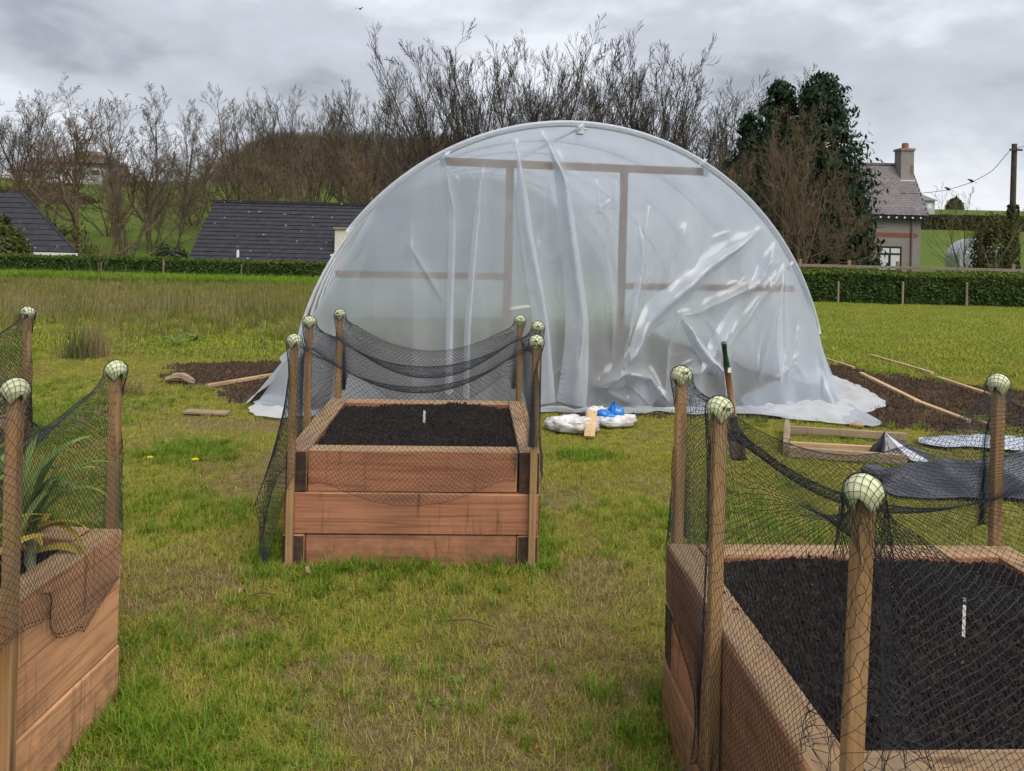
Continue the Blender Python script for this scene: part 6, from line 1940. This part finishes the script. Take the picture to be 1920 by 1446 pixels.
def bird(u, v, Y, label, face=-1, s=1.0, fly=False):
    p = at(u, v, Y)
    rt = thing('bird', label, 'bird', (p.x, p.y, p.z), 0)
    n = 11; prof = [0, .03, .06, .075, .08, .075, .06, .05, .045, .035, 0]
    xs_ = np.linspace(-.17, .20, n) * face; zz3 = np.array([-.02, 0, .02, .035, .05, .07, .09, .11, .125, .125, .11]) if not fly else np.zeros(n)
    V, q = tubes(np.stack([xs_, 0 * xs_, zz3], -1)[None] * s, np.array(prof)[None] * s, 8)
    o = obj('body', mesh_np('body', V, q, None, True), M_CROW, rt)
    m = MB(); m.add(np.array([(face * -.12, -.03, 0), (face * -.12, .03, 0), (face * -.34, .045, -.07), (face * -.34, -.045, -.07)]) * s, [[0, 1, 2, 3]]); m.build('tail', M_CROW, rt)
    m = MB(); m.tube(np.array([(face * .19, 0, zz3[-2]), (face * .26, 0, zz3[-2] - .015)]) * s, [.018 * s, .004 * s], 5); m.build('beak', M_CROW, rt)
    if fly:
        for sg in (-1, 1):
            m = MB(); m.add(np.array([(.08, 0, .01), (-.08, 0, .01), (.06, sg * .28, .12), (-.10, sg * .28, .12), (-.04, sg * .52, .05)]) * s, [[0, 1, 3, 2]], [[2, 3, 4]]); m.build('wing', M_CROW, rt)
    else:
        for sg in (-1, 1):
            m = MB(); m.tube(np.array([(0, sg * .025, -.02), (0.01, sg * .025, -.09)]) * s, .008 * s, 4); m.build('leg', M_CROW, rt)
    return rt
bird(1777, 356, 46.6, 'black bird perched on the wire nearest the grey house', -1)
bird(1821, 341, 46, 'black bird perched on the wire nearer the pole', -1)
bf = bird(675, 17, 60, 'small dark bird flying in the sky above the trees', 1, .8, True); bf.rotation_euler = (0, 0, 1.2)

# ================================================================== bungalows on the left
t = NT('dark_tile')
nt = t.noise(t.oco(), 3.0, 4)
sp_ = t.node('TexVoronoi', {'Vector': t.oco(), 'Scale': 1.7}).outputs['Distance']
ct = t.ramp(nt, [(.3, (.022, .022, .028)), (.7, (.042, .042, .052))])
ct = t.mix(t.fr(sp_, .05, .10, .85, 0.0), ct, (.42, .42, .42))
M_TILE = t.done(t.principled(ct, .75, t.bump(t.noise(t.oco(), 30, 3), .3, .01), .25))
M_FASC = plain('white_fascia', (.68, .67, .64), .6, .08, 4)
M_BRICKB = plain('buff_brick', (.42, .34, .24), .9, .2, 5)
def tile_roof(root, o, e0, e1, r0, r1, ncs, th=.05):
    """courses from eave line e0-e1 up to ridge line r0-r1 (world)"""
    e0, e1, r0, r1 = (np.array(p, float) for p in (e0, e1, r0, r1))
    up = np.cross(e1 - e0, r0 - e0); up /= np.linalg.norm(up)
    if up[2] < 0: up = -up
    for k in range(ncs):
        f0, f1 = k / ncs, min((k + 1.12) / ncs, 1)
        a0_, a1_ = e0 + (r0 - e0) * f0, e1 + (r1 - e1) * f0
        b0_, b1_ = e0 + (r0 - e0) * f1, e1 + (r1 - e1) * f1
        n = max(2, int(np.linalg.norm(a1_ - a0_) / .3))
        mb = MB()
        for q_ in range(n):
            g0, g1 = q_ / n, (q_ + 1) / n
            P0, P1 = a0_ + (a1_ - a0_) * g0, a0_ + (a1_ - a0_) * g1
            Q0, Q1 = b0_ + (b1_ - b0_) * g0, b0_ + (b1_ - b0_) * g1
            j_ = random.uniform(-.004, .004)
            mb.add(np.array([P0 + up * (th + j_), P1 + up * (th + j_), Q1 + up * .012, Q0 + up * .012, P0, P1]) - o, [[0, 1, 2, 3], [4, 5, 1, 0]])
        mb.build('tile_course', M_TILE, root)
BGW = thing('bungalow', 'bungalow with a long dark tiled roof and cream chimney', 'bungalow', (-11, 44, -2.4)); bo = np.array(BGW.location)
e0, e1, r0_, r1_ = (-17.0, 42, -.08), (-4.6, 42, -.08), (-17.15, 46, 3.12), (-4.6, 46, 3.12)
tile_roof(BGW, bo, e0, e1, r0_, r1_, 15)
def bb(name, a, b, m, root=BGW, o=bo, bev=0):
    mb = MB(); mb.box(np.array(a) - o, np.array(b) - o, bev=bev); return mb.build(name, m, root)
m = MB(); m.add(np.array([e0, e1, r1_, r0_, (-4.6, 50, -.08), (-17.0, 50, -.08)]) - bo - np.array([0, 0, .02]), [[0, 1, 2, 3], [3, 2, 4, 5]]); m.build('roof_boards', M_DARKW, BGW)
nr_ = 28
for k in range(nr_):
    x_ = -17.2 + k * .45
    bb('ridge_tile', (x_, 45.85, 3.08), (x_ + .435, 46.15, 3.24), M_TILE)
bb('wall', (-16.7, 42.4, -2.4), (-4.9, 49.6, -.15), M_BRICKB)
bb('gutter', (-17.0, 41.86, -.2), (-4.6, 41.97, -.09), M_FASC)
bb('verge_board', (-17.2, 42.0, -.35), (-17.05, 42.1, -.1), M_FASC)
ch_ = bb('chimney_stack', (-9.42, 42.55, -.1), (-8.58, 43.3, 1.72), M_CREAM)
bb('chimney_cap', (-9.52, 42.45, 1.725), (-8.48, 43.4, 1.83), M_BOARDG)
bb('flashing', (-9.6, 42.4, .05), (-8.5, 42.53, .38), M_GUTW)
m = MB(); m.tube(np.array([(-14.45, 42.25, 0), (-14.45, 42.25, .36), (-14.45, 42.25, .50)]) - bo, [.075, .075, .04], 8); m.build('vent_pipe', M_FASC, BGW)

HB = thing('bungalow', 'dark roofed bungalow partly hidden at the left edge', 'bungalow', (-30, 48, -2.4)); ho = np.array(HB.location)
tile_roof(HB, ho, (-38, 46, .0), (-25.0, 46, .0), (-43.8, 50.2, 3.5), (-30.8, 50.2, 3.5), 11)
m = MB(); m.add(np.array([(-25.0, 46, 0), (-30.8, 50.2, 3.48), (-36.6, 54.4, 0), (-25.4, 46.4, -2.4), (-36.6, 54.2, -2.4)]) - ho, [[0, 2, 4, 3]], [[0, 1, 2]]); m.build('gable_wall', M_BRICKB, HB)
m = MB(); m.tube(np.array([(-25.0, 46, .03), (-30.8, 50.2, 3.55)]) - ho, .07, 6); m.build('verge_tiles', M_TILE, HB)
bb('fascia', (-38, 45.9, -.2), (-24.9, 45.98, -.02), M_FASC, HB, ho)
bb('wall', (-37.6, 46.3, -2.4), (-25.6, 46.55, -.05), M_BRICKB, HB, ho)
bb('window', (-28.4, 46.2, -1.5), (-26.6, 46.29, -.45), M_GLASS, HB, ho)
m = MB(); m.box((0, 0, 0), (9.5, .25, 1.55)); m.box((-.05, -.05, 1.552), (9.55, .3, 1.64))
o = m.build('garden_wall', M_CREAM); o.location = (-25.2, 43.5, -1.95); tag(o, 'low cream garden wall between the two bungalows', 'wall')

# ---- houses on the hill
M_HROOF = plain('brown_roof', (.16, .105, .085), .9, .2, 2); M_HWALL = plain('pale_render', (.44, .43, .41), .9, .1, 2)
def hill_house(label, u, v, Y, W_, D_, H_, RH, rz=0, wins=((.2, .55), (.6, .55))):
    p = at(u, v, Y); g = p.z
    rt = thing('hill_house', label, 'house', (p.x, Y, g), rz)
    m = MB(); m.box((-W_ / 2, 0, -1.5), (W_ / 2, D_, H_)); m.build('wall', M_HWALL, rt)
    m = MB(); e_ = .45
    m.add([(-W_ / 2 - e_, -e_, H_ - .05), (W_ / 2 + e_, -e_, H_ - .05), (W_ / 2 + e_, D_ + e_, H_ - .05), (-W_ / 2 - e_, D_ + e_, H_ - .05), (-W_ / 2 + D_ * .42, D_ / 2, H_ + RH), (W_ / 2 - D_ * .42, D_ / 2, H_ + RH)], [[0, 1, 5, 4], [2, 3, 4, 5]], [[1, 2, 5], [3, 0, 4]])
    m.build('roof', M_HROOF, rt)
    m = MB(); m.box((-W_ / 2 - e_, -e_ - .05, H_ - .25), (W_ / 2 + e_, -e_ - .005, H_ - .06)); m.build('gutter', M_DARKW, rt)
    for (fx, fz) in wins:
        x_ = -W_ / 2 + fx * W_
        w = obj('window', None, None, None)
        bpy.data.objects.remove(w)
        m = MB(); m.box((x_ - .8, -.06, H_ * fz - .55), (x_ + .8, -.01, H_ * fz + .65)); w = m.build('window', M_FASC, rt)
        m = MB(); m.box((x_ - .65, -.09, H_ * fz - .42), (x_ + .65, -.062, H_ * fz + .52)); m.build('pane', M_GLASS, w)
    return rt
hill_house('pale hip roofed house on the hill behind the trees', 143, 347, 130, 9.6, 8, 3.7, 2.2, .03, ((.2, .55), (.5, .55), (.82, .55)))
hill_house('low brown roofed cottage left of the hill house', 55, 345, 134, 6.0, 6, 2.4, 2.4, 0, ((.3, .5), (.75, .5)))
hill_house('small outbuilding right of the hill house', 222, 350, 132, 2.6, 4, 1.9, 1.1, 0, ((.5, .5),))
def parked_car(label, u, v, Y, m_, rz):
    p = at(u, v, Y)
    rt = thing('parked_car', label, 'car', (p.x, Y, p.z), rz, 'cars parked by the hill house')
    prof = [(-2.0, .35), (-2.0, .85), (-1.7, 1.0), (-1.2, 1.42), (.5, 1.45), (1.1, 1.0), (1.9, .85), (2.0, .4)]
    V = [(x, y, z) for y in (-.8, .8) for x, z in prof]; n_ = len(prof)
    q = [[k, (k + 1) % n_, n_ + (k + 1) % n_, n_ + k] for k in range(n_)]
    mb = MB(); mb.add(V, q, [[0, k + 1, k] for k in range(1, n_ - 1)] + [[n_, n_ + k, n_ + k + 1] for k in range(1, n_ - 1)]); mb.build('body', m_, rt)
    mb = MB(); mb.add([(-1.3, -.815, 1.0), (.85, -.815, 1.0), (.4, -.815, 1.36), (-1.1, -.815, 1.36)], [[0, 1, 2, 3]]); mb.build('side_window', M_GLASS, rt)
    for x_ in (-1.25, 1.25):
        for y_ in (-.82, .82):
            mb = MB(); mb.tube([(x_, y_ - .09, .33), (x_, y_ + .09, .33)], .33, 12); mb.build('wheel', M_DARKW, rt)
parked_car('white car parked in front of the hill house', 106, 348, 126, plain('white_car_paint', (.75, .75, .75), .3, .03, 1, .5), .1)
parked_car('dark car parked right of the hill house', 228, 351, 128, plain('dark_car_paint', (.03, .03, .035), .3, .1, 1, .5), -.1)
# pale garden fence rail on the hill lawn
p = at(300, 366, 120)
m = MB(); m.box((-3.4, 0, .3), (3.4, .08, .42)); 
for k in range(6): m.box((-3.3 + k * 1.3, .085, 0), (-3.2 + k * 1.3, .16, .45))
o = m.build('white_rail', M_FASC); o.location = (p.x, 120, p.z - .35); tag(o, 'thin white rail across the hill lawn', 'fence')

# ---- rushes and weeds in the meadow
M_RUSH = plain('dead_rush', (.26, .19, .10), .9, .3, 10); M_RUSHG = plain('green_rush', (.085, .10, .03), .8, .3, 10)
def clump(name, label, u, v, n, rad, h, m_, seed, cat='rushes', lean=.12, group=None):
    p = gp(u, v); r = np.random.default_rng(seed)
    g = tz(p.x, p.y)
    B = np.stack([r.normal(0, rad, n), r.normal(0, rad * .6, n), np.full(n, -.03)], -1)
    L = h * r.uniform(.5, 1.1, n)
    dd = np.stack([r.normal(0, lean, n), r.normal(0, lean, n), np.ones(n)], -1)
    K = 4
    P = np.stack([B + dd * (L * k / (K - 1))[:, None] + np.stack([.1 * r.normal(0, 1, n) * (k / K) ** 2, 0 * L, 0 * L], -1) * h * .4 for k in range(K)], 1)
    R = np.repeat(np.linspace(.0045, .0015, K)[None], n, 0)
    V, q = tubes(P, R, 3)
    rt = obj(name, mesh_np(name, V, q), m_, None, (p.x, p.y, g))
    return tag(rt, label, cat, group)
clump('rush_clump', 'dead brown rush clump left of the soil patch', 175, 668, 170, .17, .42, M_RUSH, 1)
clump('rush_clump', 'dark green rush clump against the dead brown one', 145, 672, 110, .10, .40, M_RUSHG, 2)
clump('weed_stalks', 'thin dark weed stalks beside the left flank of the tunnel', 505, 655, 12, .22, .75, M_RUSHG, 3, 'weed', .1)
clump('straw_grass', 'tuft of pale straw grass right of the leek bed stake', 240, 735, 120, .10, .16, M_RUSH, 4, 'grass tuft', .7)
r = np.random.default_rng(6)
names_ = ['pale reed stalks', 'brown reed stalks', 'dark reed stalks']
kk = 0
for (u, v, n, h) in [(225, 590, 90, .9), (60, 590, 150, .55), (130, 580, 120, .5), (330, 575, 140, .5), (420, 572, 140, .5), (480, 585, 100, .5), (560, 570, 100, .45), (20, 575, 120, .5), (270, 580, 120, .5)]:
    where = ['below the forked tree', 'right of the far left stake', 'left of the middle meadow', 'left of the bungalow eave', 'below the bungalow vent pipe', 'near the weed stalks', 'close to the tunnel flank', 'at the left picture edge', 'in the middle of the meadow'][kk]
    clump('reed_stalks', names_[kk % 3] + ' standing in the meadow ' + where, u, v, n, .45, h, M_RUSH if kk % 3 != 2 else M_RUSHG, 40 + kk, 'reeds', .1, 'reed stalks in the meadow'); kk += 1
def dock(u, v, label, seed, s=1.0):
    p = gp(u, v); r = np.random.default_rng(seed)
    rt = thing('dock_plant', label, 'weed', (p.x, p.y, tz(p.x, p.y)), 0)
    for k in range(9):
        obj('leaf', leaf_mesh(seed * 30 + k, r.uniform(.16, .3) * s, r.uniform(.04, .06) * s, r.uniform(0, 6.28), r.uniform(.2, .8), r.uniform(.6, 1.4)), M_LEEK, rt)
dock(330, 650, 'broad leaved green weed in the grass above the soil patch', 70)
dock(365, 640, 'second broad leaved weed nearer the tunnel', 71, .8)
